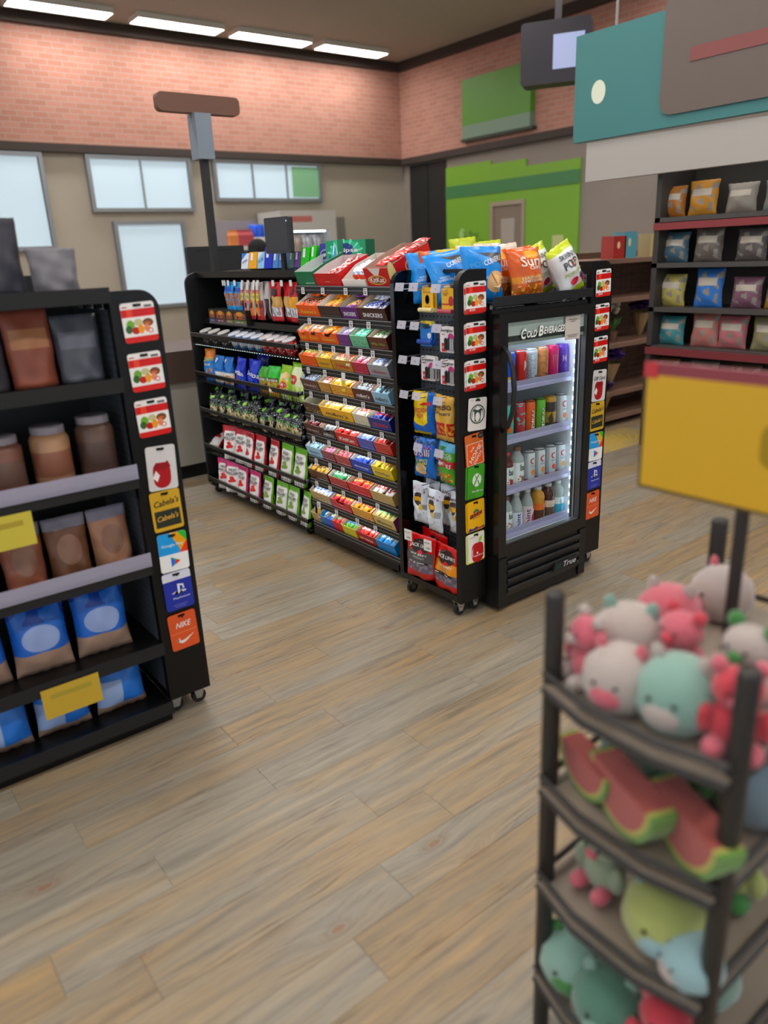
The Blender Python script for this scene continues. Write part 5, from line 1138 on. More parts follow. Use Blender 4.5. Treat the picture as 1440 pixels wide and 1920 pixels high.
for i, (px, lb, m, pr, h, x, _) in enumerate(CH):
    z = BF[1]+.003; y = sy(px, x, z+.12)
    bag('chip_bag', lb, 'chip bag', .125, h, .05, m, (x, y, z), (R(-7), R(random.uniform(-3, 3)), RZ+R(random.uniform(-8, 8))), prints=pr, seed=70+i)
# black nut bags in the third basket
NB = D('#16191a', [('e', .3, .84, .13, .06, '#7fc032'), ('e', .42, .87, .08, .06, '#7fc032'), ('n', .3, .28, .7, .6, 30, .52, '#6fb03a'), ('n', .12, .06, .88, .5, 7, .47, '#b9a586'), ('n', .12, .06, .88, .5, 13, .6, '#d8c8a8'), ('n', .0, .5, 1, .8, 26, .63, '#c8d0d4')], .16)
nm = ['first', 'second', 'third', 'fourth', 'fifth', 'sixth', 'seventh', 'eighth', 'ninth', 'tenth', 'eleventh']
for i in range(11):
    px = 400+i*15.6; z = BF[2]+.003; x = .075+.012*(i % 2); y = sy(px, x, z+.1)
    bag('nut_bag', 'black bag of pistachios with green leaf mark, %s from the left' % nm[i], 'snack bag', .105, .15+.012*(i % 3), .05, NB, (x, y, z), (R(-10), R(random.uniform(-5, 5)), RZ+R(random.uniform(-18, 18))), group='black pistachio bags', seed=90+i, wr=.005, prints=[('t', 'Wonderful', '#8fc83a', .0, .5, .4, .06, R(80))] if i % 2 else ())
for i in range(7):
    px = 408+i*24; z = BF[2]+.003; x = .16; y = sy(px, x, z+.14)
    bag('nut_bag', 'black pistachio bag standing in the rear row of the third basket', 'snack bag', .105, .185, .04, NB, (x, y, z), (R(-5), 0, RZ+R(random.uniform(-15, 15))), group='rear row of black pistachio bags', seed=110+i, wr=.005)
# liquorice pouches in the two lowest baskets
def wall(label, px, bi, c1, c2, x=.07, rz=0, dz=0, rx=-6, ry=0, seed=0, w=.12, h=.2, nuts='straw'):
    z = BF[bi]+.003+dz; y = sy(px, x, z+.12)
    m = D('#dddbd9', [('r', -.1, .84, 1.1, 1.1, c1), ('r', -.1, -.1, .06, 1.1, c1), ('r', .93, -.1, 1.1, 1.1, c1), ('d', -1.0, 1.0, .68, c1), ('d', 1.0, 1.0, 1.7, c1)], .28)
    pr = [('t', 'WILEY\nWALLABY', '#20242a', 0, .68, .76, .19), ('p', [(-.24, .555), (.24, .555), (.24, .57), (-.24, .57)], c1),
          ('e', .0, .47, .14, .06, c2), ('e', .1, .4, .16, .055, c2), ('e', -.08, .37, .13, .05, c2)]
    bag('liquorice_pouch', label, 'candy pouch', w, h, .05, m, (x, y, z), (R(rx), R(ry), RZ+R(rz)), kind='pouch', seed=seed, prints=pr, wr=.002)
RD, RD2, GN, GN2, PK = '#b82c3a', '#c0302c', '#6fa82a', '#76904a', '#c8427a'
wall('red and white liquorice pouch lying at the far left of the fourth basket', 396, 3, RD, RD2, x=.09, rx=-55, rz=25, dz=.02, seed=120)
for i, (px, c1, c2, rz) in enumerate(((431, RD, RD2, 22), (451, RD, RD2, 10), (466, RD, RD2, -8), (486, RD, RD2, 0), (512, RD, RD2, -6), (536, GN, GN2, -3), (561, GN, GN2, -3))):
    wall('%s and white liquorice pouch in the fourth basket, %s' % ('red' if c1 == RD else 'green', ('first of five standing red ones', 'second of five standing red ones', 'third of five standing red ones', 'fourth of five standing red ones', 'nearest the green ones', 'left of two green ones', 'next to the candy gondola')[i]), px, 3, c1, c2, rz=rz, seed=121+i, h=.21, w=.128 if i < 5 else .142)
for i, (px, c1, c2, rz) in enumerate(((420, PK, RD2, 18), (436, PK, RD2, 22), (453, PK, RD2, -2), (476, PK, RD2, 0), (501, GN, GN2, -6), (527, GN, GN2, 2), (548, GN, GN2, -4), (572, GN, GN2, -14))):
    wall('%s and white liquorice pouch in the lowest basket, %s' % ('pink' if c1 == PK else 'green', ('first pink from the left', 'second pink from the left', 'third pink from the left', 'pink one beside the green', 'first green from the left', 'second green from the left', 'third green from the left', 'green one nearest the candy gondola')[i]), px, 4, c1, c2, rz=rz, seed=130+i, h=.195, w=.132)
for i, px in enumerate((470, 500, 530)):
    wall('%s liquorice pouch in the rear row of the lowest basket' % ('left orange', 'middle orange', 'right red')[i], px, 4, ('#c8702a', '#c8702a', '#b02a34')[i], RD2, x=.2, seed=140+i, h=.2)

# ---- gum cartons and till screen on top of the gondola
TC = 1.406
GUM = [(450, 463, .068, '#d8dde6', '#3a86c8', 'white and blue gum carton at the left end of the gondola top', 'trident', '#2a5ab0'), (464, 479, .072, '#e0a83a', '#c83a2e', 'yellow and red gum carton on the gondola top', '', ''), (480, 493, .07, '#9ac0e0', '#e0e6ee', 'pale blue gum carton on the gondola top', 'ICE', '#2a5ab0'),
       (493, 508, .09, '#2a44b0', '#2a44b0', 'tall deep blue gum carton on the gondola top', '', ''), (509, 519, .066, '#5a8ac0', '#c9ced6', 'slate blue gum carton left of the till screen stand', '', ''), (520, 530, .066, '#5a8ac0', '#c9ced6', 'slate blue gum carton touching the till screen stand', '', ''),
       (539, 548, .064, '#5a7a6a', '#c9d0cc', 'grey green gum carton right of the till screen stand', '', ''), (549, 560, .064, '#6a4a8a', '#c9c4d0', 'violet gum carton beside the neon green one', '', ''), (561, 577, .078, '#35b02e', '#2a9a26', 'neon green gum carton on the gondola top', '', ''), (579, 589, .082, '#35c02e', '#2fae2a', 'second neon green carton turned sideways', '', ''),
       (594, 616, .088, '#3f3f86', '#3f3f86', 'indigo gum carton with burst emblem on the gondola top', 'eclipse', '#eef0f8'), (619, 626, .084, '#2a9ab8', '#2a9ab8', 'narrow turquoise gum carton on the gondola top', '', '')]
for i, (a, b, h, c1, c2, lb, tx, tc) in enumerate(GUM):
    X = .2; ya, yb = sy(a, X, 1.45), sy(b, X, 1.45); w = (ya-yb)*.96
    pr = [('t', tx, tc, 0, .5, .74, .2, R(18))] if tx else [('p', [(-.3, .5), (.0, .5), (.0, .94), (-.3, .94)], '#d8d8dc')]
    if 'indigo' in lb: pr = [('e', 0, .5, .4, .26, '#8a8ac0'), ('e', 0, .5, .3, .2, '#2a2a5a')] + pr
    carton('gum_carton', lb, 'carton', w, .075, h*1.25, D(c1, [('d', -.6, 1.0, .55, c2)] if tx else (), .35), (X+.04, (ya+yb)/2, TC+.006), (R(-10), 0, RZ), side=mat(c1, .4), prints=pr)
m = D('#1d8a64', [('e', .5, .6, .4, .4, '#2fae86')], .35)
rays = [('p', [(0.03, .45), (.47*math.cos(R(q)), .45+.6*math.sin(R(q))), (.47*math.cos(R(q+7)), .45+.6*math.sin(R(q+7)))], '#7fd0b0') for q in range(20, 170, 24)]
ya, yb = sy(628, .3, 1.45), sy(690, .3, 1.45)
carton('gum_carton', 'big teal gum carton with burst emblem behind the top candy shelf', 'carton', (ya-yb)*.8, .09, .125, m, (.29, (ya+yb)/2-.012, 1.411), (0, 0, RZ+R(24)), side=mat('#17694a', .4), prints=rays + [('e', .0, .66, .2, .24, '#2a3f86'), ('t', 'eclipse', '#f4f6f8', .0, .62, .62, .2)])
m2 = D('#4fa88a', [('e', .5, .5, .5, .4, '#8fd0b8'), ('e', .5, .5, .3, .25, '#2a8a6a')], .35)
carton('gum_carton', 'pale teal gum carton left of the big teal one', 'carton', .075, .06, .13, m2, (.25, sy(632, .23, 1.46), 1.409), (0, 0, RZ-R(10)), side=mat('#1d8a64', .4), prints=[('t', 'eclipse', '#eef4f0', 0, .5, .8, .2, R(14))])
# customer screen on its stand
t = thing('till_screen', 'dark square till screen on a post at the edge of the gondola top', 'monitor', (.17, 1.505, TC), (0, 0, RZ+R(10)))
G().box(-.045, .045, -.03, .03, 0, .006).build('stand_foot', BLACKM, t); G().box(-.012, .012, -.006, .012, .006, .12).build('stand_post', BLACKM, t)
G().slab(rrect(-.095, .085, .095, .26, .008, 3), -.03, .0).build('screen_body', mat('#2d2e33', .55), t)
G().box(-.085, .085, -.0312, -.03, .1, .252).build('screen_back', mat('#33343a', .6), t); G().box(.078, .083, -.0325, -.031, .235, .243).build('status_light', mat('#bcd8f0', .4, emit=.6), t)
# register monitor, pole with lane sign
q0 = at(350, 463, 1, 3.1); q1 = at(457, 463, 1, 3.1)
t = thing('register_monitor', 'wide black register monitor seen from behind at the checkout', 'monitor', ((q0.x+q1.x)/2, 3.1, 0))
hw = (q1.x-q0.x)/2
G().slab(rrect(-hw, 1.2, hw, q0.z, .01, 3), 0, .04).build('monitor_case', mat('#1c1c20', .5), t); G().box(-hw*.7, hw*.7, -.002, 0, q0.z-.03, q0.z-.024).build('vent_slot', mat('#0c0c0d', .6), t)
G().box(-.03, .03, .01, .05, .92, 1.22).build('monitor_neck', BLACKM, t); G().box(-.12, .12, -.06, .1, .9, .92).build('monitor_foot', BLACKM, t)
pb = at(404, 500, 1, 2.8)
t = thing('lane_pole', 'dark checkout pole with grey lantern and brown lane sign on top', 'lane light', (pb.x, 2.8, 0))
tops = at(385, 215, 1, 2.8).z; mid = at(385, 300, 1, 2.8).z
G().box(-.022, .022, -.022, .022, .0, mid).build('pole', mat('#1f2024', .5), t); G().box(-.055, .055, -.055, .055, mid, tops).build('lantern', mat('#7d8794', .4), t)
wl = at(462, 200, 1, 2.8).x-at(312, 200, 1, 2.8).x
G().slab(rrect(-wl/2, tops, wl/2, at(385, 180, 1, 2.8).z, .03, 3), -.03, .03).build('lane_sign', mat('#6d4a3c', .6), t)

# ================================================================== checkout and far background
t = thing('checkout_counter', 'beige checkout counter with brown top panel beyond the snack gondola', 'counter', (0, 0, 0))
G().box(-.75, 1.9, 2.9, 3.55, .1, .69).build('cabinet', plaster('#8f8a80'), t); G().box(-.72, 1.87, 2.93, 3.52, 0, .1).build('kick_plate', BLACK, t)
G().box(-.78, 1.93, 2.88, 3.58, .69, .9).build('top_panel', mat('#4a3830', .5), t)
for x in (-.1, .55, 1.2): G().box(x, x+.004, 2.898, 2.9, .1, .69).build('panel_seam', mat('#5e5a52', .6), t)
# person at the far register: only the head shows above the gum cartons
def make_person():
    hc = at(482, 461, 1, 5.5); px_, py_ = hc.x, 5.5; H = hc.z+.075
    root = thing('person', 'person with short black hair seen from the side behind the gum cartons', 'person', (px_, py_, 0), (0, 0, R(8)))
    s = H/1.0
    V_ = {'pel': (0, 0, .52, .085), 'wst': (0, 0, .62, .078), 'chs': (.0, 0, .74, .092), 'nck': (.005, 0, .845, .036), 'hd0': (.014, 0, .885, .046), 'hd1': (.02, 0, .93, .058), 'hd2': (.012, 0, .965, .048),
          'shl': (0, .10, .80, .045), 'ell': (.03, .125, .65, .033), 'wrl': (.13, .1, .56, .023), 'hal': (.175, .095, .545, .02), 'shr': (0, -.10, .80, .045), 'elr': (.03, -.125, .65, .033), 'wrr': (.13, -.1, .56, .023), 'har': (.175, -.095, .545, .02),
          'hpl': (0, .05, .49, .068), 'knl': (.01, .055, .28, .045), 'anl': (0, .055, .045, .028), 'tol': (.06, .06, .02, .022), 'hpr': (0, -.05, .49, .068), 'knr': (.01, -.055, .28, .045), 'anr': (0, -.055, .045, .028), 'tor': (.06, -.06, .02, .022)}
    E_ = [('pel', 'wst'), ('wst', 'chs'), ('chs', 'nck'), ('nck', 'hd0'), ('hd0', 'hd1'), ('hd1', 'hd2'), ('chs', 'shl'), ('shl', 'ell'), ('ell', 'wrl'), ('wrl', 'hal'), ('chs', 'shr'), ('shr', 'elr'), ('elr', 'wrr'), ('wrr', 'har'),
          ('pel', 'hpl'), ('hpl', 'knl'), ('knl', 'anl'), ('anl', 'tol'), ('pel', 'hpr'), ('hpr', 'knr'), ('knr', 'anr'), ('anr', 'tor')]
    for sgn, hn in ((1, 'hal'), (-1, 'har')):
        b = V_[hn]
        for f_, (dx, dy, ln) in enumerate(((.035, .012*sgn, 1), (.042, .004*sgn, 1), (.04, -.004*sgn, 1), (.032, -.012*sgn, 1), (.008, -.028*sgn, 1))):
            V_[hn+str(f_)] = (b[0]+dx*.6, b[1]+dy, b[2]-.006, .0062); V_[hn+str(f_)+'e'] = (b[0]+dx, b[1]+dy*1.05, b[2]-.018, .0052)
            E_ += [(hn, hn+str(f_)), (hn+str(f_), hn+str(f_)+'e')]
    V_['nos'] = (.082, 0, .918, .011); E_.append(('hd1', 'nos'))
    ks = list(V_); me = bpy.data.meshes.new('body')
    me.from_pydata([tuple(c*s*K for c in V_[k][:3]) for k in ks], [(ks.index(a), ks.index(b)) for a, b in E_], [])
    o = bpy.data.objects.new('body', me); COL.objects.link(o)
    sk = o.modifiers.new('skin', 'SKIN'); sk.use_smooth_shade = True
    for i, k in enumerate(ks):
        r = V_[k][3]*s*K; me.skin_vertices[0].data[i].radius = (r, r); me.skin_vertices[0].data[i].use_root = (k == 'pel')
    o.modifiers.new('sub', 'SUBSURF').levels = 1
    dg = bpy.context.evaluated_depsgraph_get(); m2 = bpy.data.meshes.new_from_object(o.evaluated_get(dg)); bpy.data.objects.remove(o)
    for m in (mat('#4a2f24', .55, name='skin'), mat('#2a3a5a', .8, name='shirt'), mat('#22242a', .8, name='trousers'), mat('#151515', .6, name='shoe')): m2.materials.append(m)
    for p in m2.polygons:
        c = p.center/(s*K); p.use_smooth = True
        p.material_index = 3 if c.z < .05 else 2 if c.z < .535 and c.x < .1 else (0 if c.z > .845 or (c.x > .115 and c.z < .6) else 1)
    place('body', m2, root)
    def hd(name, g, m): return g.build(name, m, root, smooth=True)
    q = lambda *a: tuple(v*s for v in a)
    hair = G().ball(q(.004, 0, .943), q(.066, .06, .058), 14, 9); hair.ball(q(-.022, 0, .915), q(.045, .054, .045), 12, 8); hd('hair', hair, mat('#0f0e10', .85, name='hair'))
    for sg in (-1, 1):
        hd('ear', G().ball(q(.012, .058*sg, .912), q(.012, .006, .018), 8, 6), mat('#4a2f24', .55)); hd('eye', G().ball(q(.066, .02*sg, .928), q(.006, .008, .006), 8, 6), mat('#e6e2dc', .3))
    hd('mouth', G().ball(q(.068, 0, .893), q(.008, .016, .004), 8, 5), mat('#5a2f2a', .5))
make_person()
# snack wall and glass cabinet by the far wall
YB_ = 8.6
p0, p1 = at(425, 425, 1, YB_), at(503, 425, 1, YB_); zb = at(460, 461, 1, YB_).z
t = thing('back_shelf', 'pale wall shelf of red bottles behind the person', 'shelf', (0, 0, 0))
G().box(p0.x, p1.x, YB_, YB_+.35, zb-.06, zb).build('shelf_board', mat('#c9c6c4', .5), t); G().box(p0.x, p1.x, YB_+.35, YB_+.38, 0, p0.z+.1).build('shelf_back', mat('#8d8890', .6), t); G().box(p0.x, p1.x, YB_+.02, YB_+.35, 0, zb-.06).build('shelf_base', mat('#3a3638', .6), t)
g = G().lathe([(.04, 0), (.045, .01), (.045, .15), (.02, .2), (.02, .23)], 10); mshR = g.mesh('bottle', mat('#a83a44', .3)); mshO = g.mesh('bottle', mat('#c8783a', .3))
n = 11
for i in range(n):
    o = place('drink_bottle', mshO if i < 4 else mshR, None, (p0.x+.08+(p1.x-p0.x-.3)*i/n, YB_+.1, zb))
    tag(o, '%s bottle in the row on the wall shelf behind the person' % ('orange' if i < 4 else 'red'), 'bottle', '%s bottles on the far wall shelf' % ('orange' if i < 4 else 'red'))
for i, px in enumerate((486, 497)):
    q = at(px, 461, 1, YB_-.0); bag('snack_bag', 'blue and white snack bag beside the red bottles, %s one' % ('left', 'right')[i], 'snack bag', .16, .3, .08, D('#2f5fc0', [('r', 0, .1, 1, .4, '#d8d4d0')]), (q.x, YB_+.12, zb), seed=150+i)
p0, p1 = at(499, 398, 1, YB_), at(602, 398, 1, YB_)
t = thing('glass_cabinet', 'white framed glass door cabinet of snacks behind the till screen', 'cabinet', (0, 0, 0))
x0, x1, zt = p0.x, p1.x, p0.z
CW = mat('#b9b6b0', .5)
g = G(); g.box(x0, x0+.06, YB_-.4, YB_+.3, 0, zt); g.box(x1-.12, x1, YB_-.4, YB_+.3, 0, zt); g.box(x0+.06, x1-.12, YB_-.4, YB_+.3, zt-.28, zt); g.box(x0, x1, YB_+.28, YB_+.3, 0, zt); g.build('cabinet_frame', CW, t)
G().box(x0+.1, x0+.55, YB_-.405, YB_-.4, zt-.16, zt-.08).build('red_sign', mat('#b86a62', .5), t)
for z in (.5, 1.0, 1.5): G().box(x0+.06, x1-.12, YB_-.3, YB_+.28, z-.03, z).build('cabinet_shelf', mat('#d9dcdc', .4), t)
G().box(x0+.06, x1-.12, YB_-.39, YB_-.38, .05, zt-.28).build('glass_door', GLASS, t)
G().box(x0+.1, x1-.16, YB_-.33, YB_-.3, zt-.3, zt-.285).build('cabinet_lamp', mat('#eaf2ff', .5, emit=5), t)
for k in range(4):
    bag('snack_bag', 'pale snack bag in the glass cabinet, %s on its upper shelf' % ('first', 'second', 'third', 'fourth')[k], 'snack bag', .2, .3, .08, D(('#c9c4c4', '#c9c4c4', '#c9a890', '#c9a890')[k], [('n', 0, 0, 1, 1, 5, .5, '#9a8f8f')]), (x1-.2-.2*k, YB_-.15, 1.5), seed=160+k)
# grey wall panel, bins beside the green wall
q = at(632, 425, 1, WY); G().box(q.x-.14, q.x+.14, WY-.03, WY, q.z-.35, q.z+.15).build('wall_plate', mat('#6d6a66', .6)); tag(bpy.data.objects['wall_plate'], 'small grey panel on the beige far wall', 'wall panel')
bx_ = []
tb = thing('side_table', 'low table carrying the clear lidded bins beyond the candy gondola', 'table', (2.65, 4.6, 0))
G().box(-.55, .55, -.2, .3, 1.28, 1.32).build('table_top', mat('#6d665e', .5), tb)
for sx in (-.5, .5):
    for s_ in (-.16, .26): G().box(sx-.025, sx+.025, s_-.025, s_+.025, 0, 1.28).build('leg', BLACKM, tb)
for i, px in enumerate((622, 672)):
    q = at(px, 480, 1, 4.5)
    t = thing('snack_bin', 'clear lidded bin of dark labelled packs, %s of the grey sign' % ('left', 'right')[i], 'bin', (q.x, 4.5, 1.32))
    G().box(-.13, .13, -.08, .1, 0, .17).build('bin_body', D('#332c28', [('r', .1, .45, .9, .6, '#b8863a'), ('r', 0, .75, 1, 1, '#9a948e')]), t); G().box(-.14, .14, -.09, .11, .17, .185).build('bin_lid', mat('#aeb0ae', .2), t); G().tube([(-.05, 0, .185), (-.045, 0, .215), (.045, 0, .215), (.05, 0, .185)], .006, 6).build('lid_handle', mat('#b9bab8', .3), t)
q = at(648, 470, 1, 4.42); t = thing('sign_holder', 'blank grey sign on a stem between the two bins', 'sign', (q.x, 4.36, 1.32)); G().box(-.065, .065, -.004, .004, .09, .22).build('sign_plate', mat('#8d8f92', .5), t); G().box(-.012, .012, -.004, .004, 0, .09).build('stem', mat('#8d8f92', .5), t)
# ---- green wall, door, green sign, hanging screen
gw = thing('green_panel', 'large lime green wall panel with faint instructions right of the dark doorway', 'wall panel', (0, 0, 0), (0, 0, 0))
GRN = mat('#74a52e', .5); W0 = WX-.03
G().box(W0, WX, 5.2, 6.2, 0, 2.6).build('panel_board', GRN, gw); G().box(W0, WX, 6.92, 7.95, 0, 2.75).build('panel_board', GRN, gw); G().box(W0, WX, 6.2, 6.92, 2.15, 2.7).build('panel_board', GRN, gw)
G().box(W0-.012, W0, 5.2, 7.95, 2.28, 2.46).build('dark_stripe', mat('#3f7a4a', .5), gw)
def on_wall(s, px, py, w, h, col):
    q = at(px, py, 0, W0-.002); letter(gw, s, col, 0, 0, w, h, lambda a, b: (W0-.003, q.y-a, q.z+b))
on_wall('2. Shop', 883, 441, .36, .13, '#56802a'); on_wall('-------------\n-----------', 883, 457, .5, .12, '#67912f')
q = at(867, 441, 0, W0); g = G(); n = 20
for k in range(n): g.v.append((W0-.003, q.y+.075*math.cos(2*PI*k/n), q.z+.11*math.sin(2*PI*k/n)))
g.face(range(n)); g.build('round_mark', mat('#9cc46a', .5), gw)
q = at(1046, 453, 0, W0); G().box(W0-.01, W0, q.y-.1, q.y+.1, q.z-.09, q.z+.09).build('white_card', mat('#b9c080', .5), gw)
d1 = G().box(WX-.02, WX, 6.24, 6.88, 0, 2.1).build('door_1', mat('#7f7264', .5)); struct(d1)
g = G(); g.box(WX-.05, WX, 6.2, 6.26, 0, 2.15); g.box(WX-.05, WX, 6.86, 6.92, 0, 2.15); g.box(WX-.05, WX, 6.26, 6.86, 2.09, 2.15); g.build('door_frame', mat('#9a8d7c', .5), d1)
G().box(WX-.028, WX-.02, 6.42, 6.7, .9, 1.9).build('door_window', mat('#a39c92', .3), d1)
d2 = struct(G().box(WX-.012, WX, 7.96, 8.9, 0, 2.88).build('door_2', mat('#1c1c1a', .7))); G().box(WX-.02, WX-.012, 8.42, 8.44, 0, 2.88).build('door_split', mat('#0c0c0c', .6), d2)
t = thing('wall_sign', 'green sign with grey lower band on the dark brick wall', 'sign', (0, 0, 0)); G().box(WX-.16, WX-.06, 6.02, 7.42, 3.28, 3.92).build('sign_board', mat('#4f8a28', .5), t); G().box(WX-.16, WX-.06, 6.02, 7.42, 3.1, 3.28).build('lower_band', mat('#6f8a78', .5), t); G().box(WX-.15, WX-.06, 5.98, 7.46, 3.06, 3.1).build('sign_edge', mat('#2e3a2a', .6), t)
t = thing('hanging_screen', 'dark hanging store monitor with pale glowing screen near the ceiling', 'monitor', (4.75, 3.6, 3.0), (0, 0, R(-58)))
G().slab(rrect(-.34, .0, .34, .55, .03, 3), -.14, .1).build('monitor_case', mat('#1d1822', .5), t); G().box(-.02, .28, -.144, -.14, .12, .42).build('screen', mat('#8a94b8', .3, emit=.5), t); G().box(-.03, .03, -.03, .03, .55, ZC-3.0).build('ceiling_mount', mat('#3a3438', .5), t)

# ================================================================== right: wooden flower shelf and teal-signed rack
WOOD = None
def wood_mat():
    g = N('brown_shelf_wood', .5); tc = g.n('ShaderNodeTexCoord').outputs['Object']
    g.put(g.b.inputs['Base Color'], g.ramp(g.noise(g.mapping(tc, (2, 2, 22)), 2, 4), [(.3, '#4a352c'), (.7, '#6b4c3e')])); return g.m
WOOD = wood_mat(); WOODL = mat('#8a6a58', .5)
ws = thing('flower_shelf', 'brown wooden shelf unit with bouquets behind the right tower', 'shelf unit', (0, 0, 0))
sx0, sx1, sy0, sy1 = 2.75, 4.6, 1.72, 2.15
for z in (.09, .295, .69, 1.05, 1.35): G().box(sx0, sx1, sy0, sy1, z-.035, z).build('shelf_board', WOODL, ws)
for i in range(12): x = sx0+(sx1-sx0)*i/12; G().box(x+.002, x+(sx1-sx0)/12-.002, sy1, sy1+.02, 0, 1.4).build('back_plank', WOOD, ws)
for x in (sx0, sx1-.03): G().box(x, x+.03, sy0, sy1, 0, 1.4).build('side_board', WOOD, ws)
FLW = mat('#5a3a9a', .6); STEMG = mat('#4f7a3a', .6)
def bouquet(label, px, z, col, s=1.0, dy=.18):
    q = at(px, 600, 1, sy0+dy); t = thing('flower_bouquet', label, 'bouquet', (q.x, sy0+dy, z+.003))
    G().lathe([(.012*s, 0), (.03*s, .05*s), (.075*s, .18*s)], 12, cap=False).build('kraft_wrap', mat('#a88a62', .7), t)
    st = G()
    for k in range(8): st.tube([(0, 0, .02), (.05*s*math.cos(k*.8), .05*s*math.sin(k*.8), .2*s)], .003, 4)
    st.build('stems', STEMG, t)
    rn = random.Random(px); g = G()
    for k in range(70):
        a, b = rn.uniform(0, 6.28), rn.uniform(0, .085)*s
        c = Vector((b*math.cos(a), b*math.sin(a), .2*s+rn.uniform(0, .075)*s))
        for m in range(5):
            an = m*1.257; d = Vector((math.cos(an), math.sin(an), .5))*.03*s; e_ = Vector((-math.sin(an), math.cos(an), 0))*.016*s
            n = len(g.v); g.v += [tuple(c), tuple(c+d*.6+e_), tuple(c+d), tuple(c+d*.6-e_)]; g.face((n, n+1, n+2, n+3))
    o = g.build('blossoms', col, t); o['kind'] = 'stuff'
bouquet('purple bouquet in kraft paper on the middle board of the flower shelf', 1146, .295+.05 if 0 else .69-.395, FLW, 1.25, .1)
bouquet('purple bouquet in kraft paper on the lowest board of the flower shelf', 1138, .09, FLW, 1.0, .1)
bouquet('purple bouquet further right on the upper board of the flower shelf', 1200, .69, FLW, 1.1)
q = at(1149, 600, 1, sy0+.14)
t = thing('white_flower_pot', 'small white flower with green leaves on the upper board of the flower shelf', 'flower pot', (q.x, sy0+.14, 1.05-.36))
G().lathe([(.03, 0), (.045, .08), (.048, .085)], 12).build('pot', mat('#7a5a44', .6), t); g = G()
for k in range(9): g.ball((.035*math.cos(k*2.4), .035*math.sin(k*2.4), .24+.012*k), .024, 8, 5)
g.build('white_blooms', mat('#cfcabc', .6), t, smooth=True); g = G()
for k in range(6): g.tube([(0, 0, .08), (.05*math.cos(k), .05*math.sin(k), .16), (.07*math.cos(k), .07*math.sin(k), .2)], [.004, .012, .002], 4)
g.build('leaves', STEMG, t)
for i, (px, z, c, h, lb) in enumerate(((1168, 1.385, '#5f9aa8', .2, 'teal gift box with cone print on top of the flower shelf'), (1148, 1.385, '#a83a34', .17, 'red gift box beside the teal one on the flower shelf'), (1215, 1.385, '#b8a87a', .18, 'sand coloured gift box on top of the flower shelf'))):
    q = at(px, 510, 1, sy0+.12); carton('gift_box', lb, 'box', .16, .12, h, D(c, [('p',)][:0] or [('e', .4, .6, .12, .16, '#d9d0a8')]), (q.x, sy0+.12, 1.35), side=mat(c, .5))
for i in range(6):
    q = at(1085+i*7, 470, 1, 2.6)
fl = thing('plant_tray', 'tray of small pink tipped green plants behind the popcorn bags', 'plant tray', (at(1088, 480, 1, 3.2).x, 3.2, 0))
zt_ = at(1088, 487, 1, 3.2).z
G().box(-.2, .45, -.15, .2, 0, zt_-.08).build('stand', mat('#2a2624', .6), fl); G().box(-.2, .45, -.15, .2, zt_-.08, zt_-.03).build('tray', mat('#3a3a36', .6), fl)
g = G(); g2 = G(); rn = random.Random(5)
for k in range(90):
    x, y = rn.uniform(-.18, .2), rn.uniform(-.13, .17); hh = rn.uniform(.05, .11); dx, dy = rn.uniform(-.03, .03), rn.uniform(-.03, .03)
    g.tube([(x, y, zt_-.03), (x+dx, y+dy, zt_-.03+hh)], [.008, .002], 4, cap=False)
    g2.ball((x, y, zt_-.015), .012, 5, 3)
o = g.build('leaves', mat('#7fae4a', .6), fl); o['kind'] = 'stuff'; o = g2.build('pink_tips', mat('#c87a7a', .6), fl); o['kind'] = 'stuff'
t = thing('floor_decal', 'yellow sunburst floor decal in front of the flower shelf', 'decal', (2.95, 1.42, 0)); G().box(-.35, .45, -.2, .2, .0004, .0012).build('decal_sheet', mat('#a8925a', .5), t)
g = G()
for k in range(14):
    a = R(180*k/13); n = len(g.v); c, s_ = math.cos(a), math.sin(a)
    for r, q in ((.05, .006), (.18, .012)): g.v += [(.05+c*r*1.6-s_*q, -.17+s_*r*1.7+c*q*.5, .0016), (.05+c*r*1.6+s_*q, -.17+s_*r*1.7-c*q*.5, .0016)]
    g.face((n, n+1, n+3, n+2))
g.build('sunburst', mat('#c9a82a', .5), t)
# teal header rack along the right aisle (faces -X)
rk = thing('header_rack', 'tall shelf rack under a teal header sign at the right aisle', 'shelf unit', (3.0, .2, 0), (0, 0, RZ))
RW0, RW1 = -1.0, 1.5
G().box(RW0, RW1, .4, .44, 0, 2.1).build('back_panel', mat('#5a5552', .6), rk)
for z in (.12, .45, .75, 1.02, 1.32, 1.62): G().box(RW0, RW1, 0, .4, z-.03, z).build('shelf', mat('#4a4644', .5), rk)
G().box(RW0, RW1, -.012, .0, 1.54, 1.585).build('red_strip', mat('#8a3436', .5), rk); G().box(RW0, RW1, -.012, 0, .69, .74).build('red_strip', mat('#7a2e34', .5), rk)
for x in (RW0, RW1-.04): G().box(x, x+.04, 0, .44, 0, 2.1).build('upright', mat('#3a3634', .5), rk)
G().slab([(RW0-.55, 1.9), (RW1, 1.9), (RW1, 2.12), (RW0-.55, 2.16)], -.08, -.02).build('white_canopy', mat('#b3aea8', .5), rk)
hs = thing('header_sign', 'large teal hanging header sign with faded brown centre panel', 'sign', (3.0, .2, 0), (0, 0, RZ))
G().box(-1.66, 1.6, -.1, -.04, 2.17, 2.85).build('sign_board', mat('#3f7f80', .5), hs); G().slab(rrect(-.95, 2.24, .55, 2.95, .08, 3), -.115, -.1).build('centre_panel', mat('#6b5f58', .5), hs)
G().box(-.75, .3, -.12, -.115, 2.52, 2.6).build('red_band', mat('#8a4a48', .5), hs); G().box(-.55, .15, -.12, -.115, 2.82, 2.9).build('red_band', mat('#7a3a38', .5), hs)
shape(hs, oval(-1.45, 2.47, .06, .075), '#cfd4c4', lambda a, b: (a, -.102, b), name='round_badge')
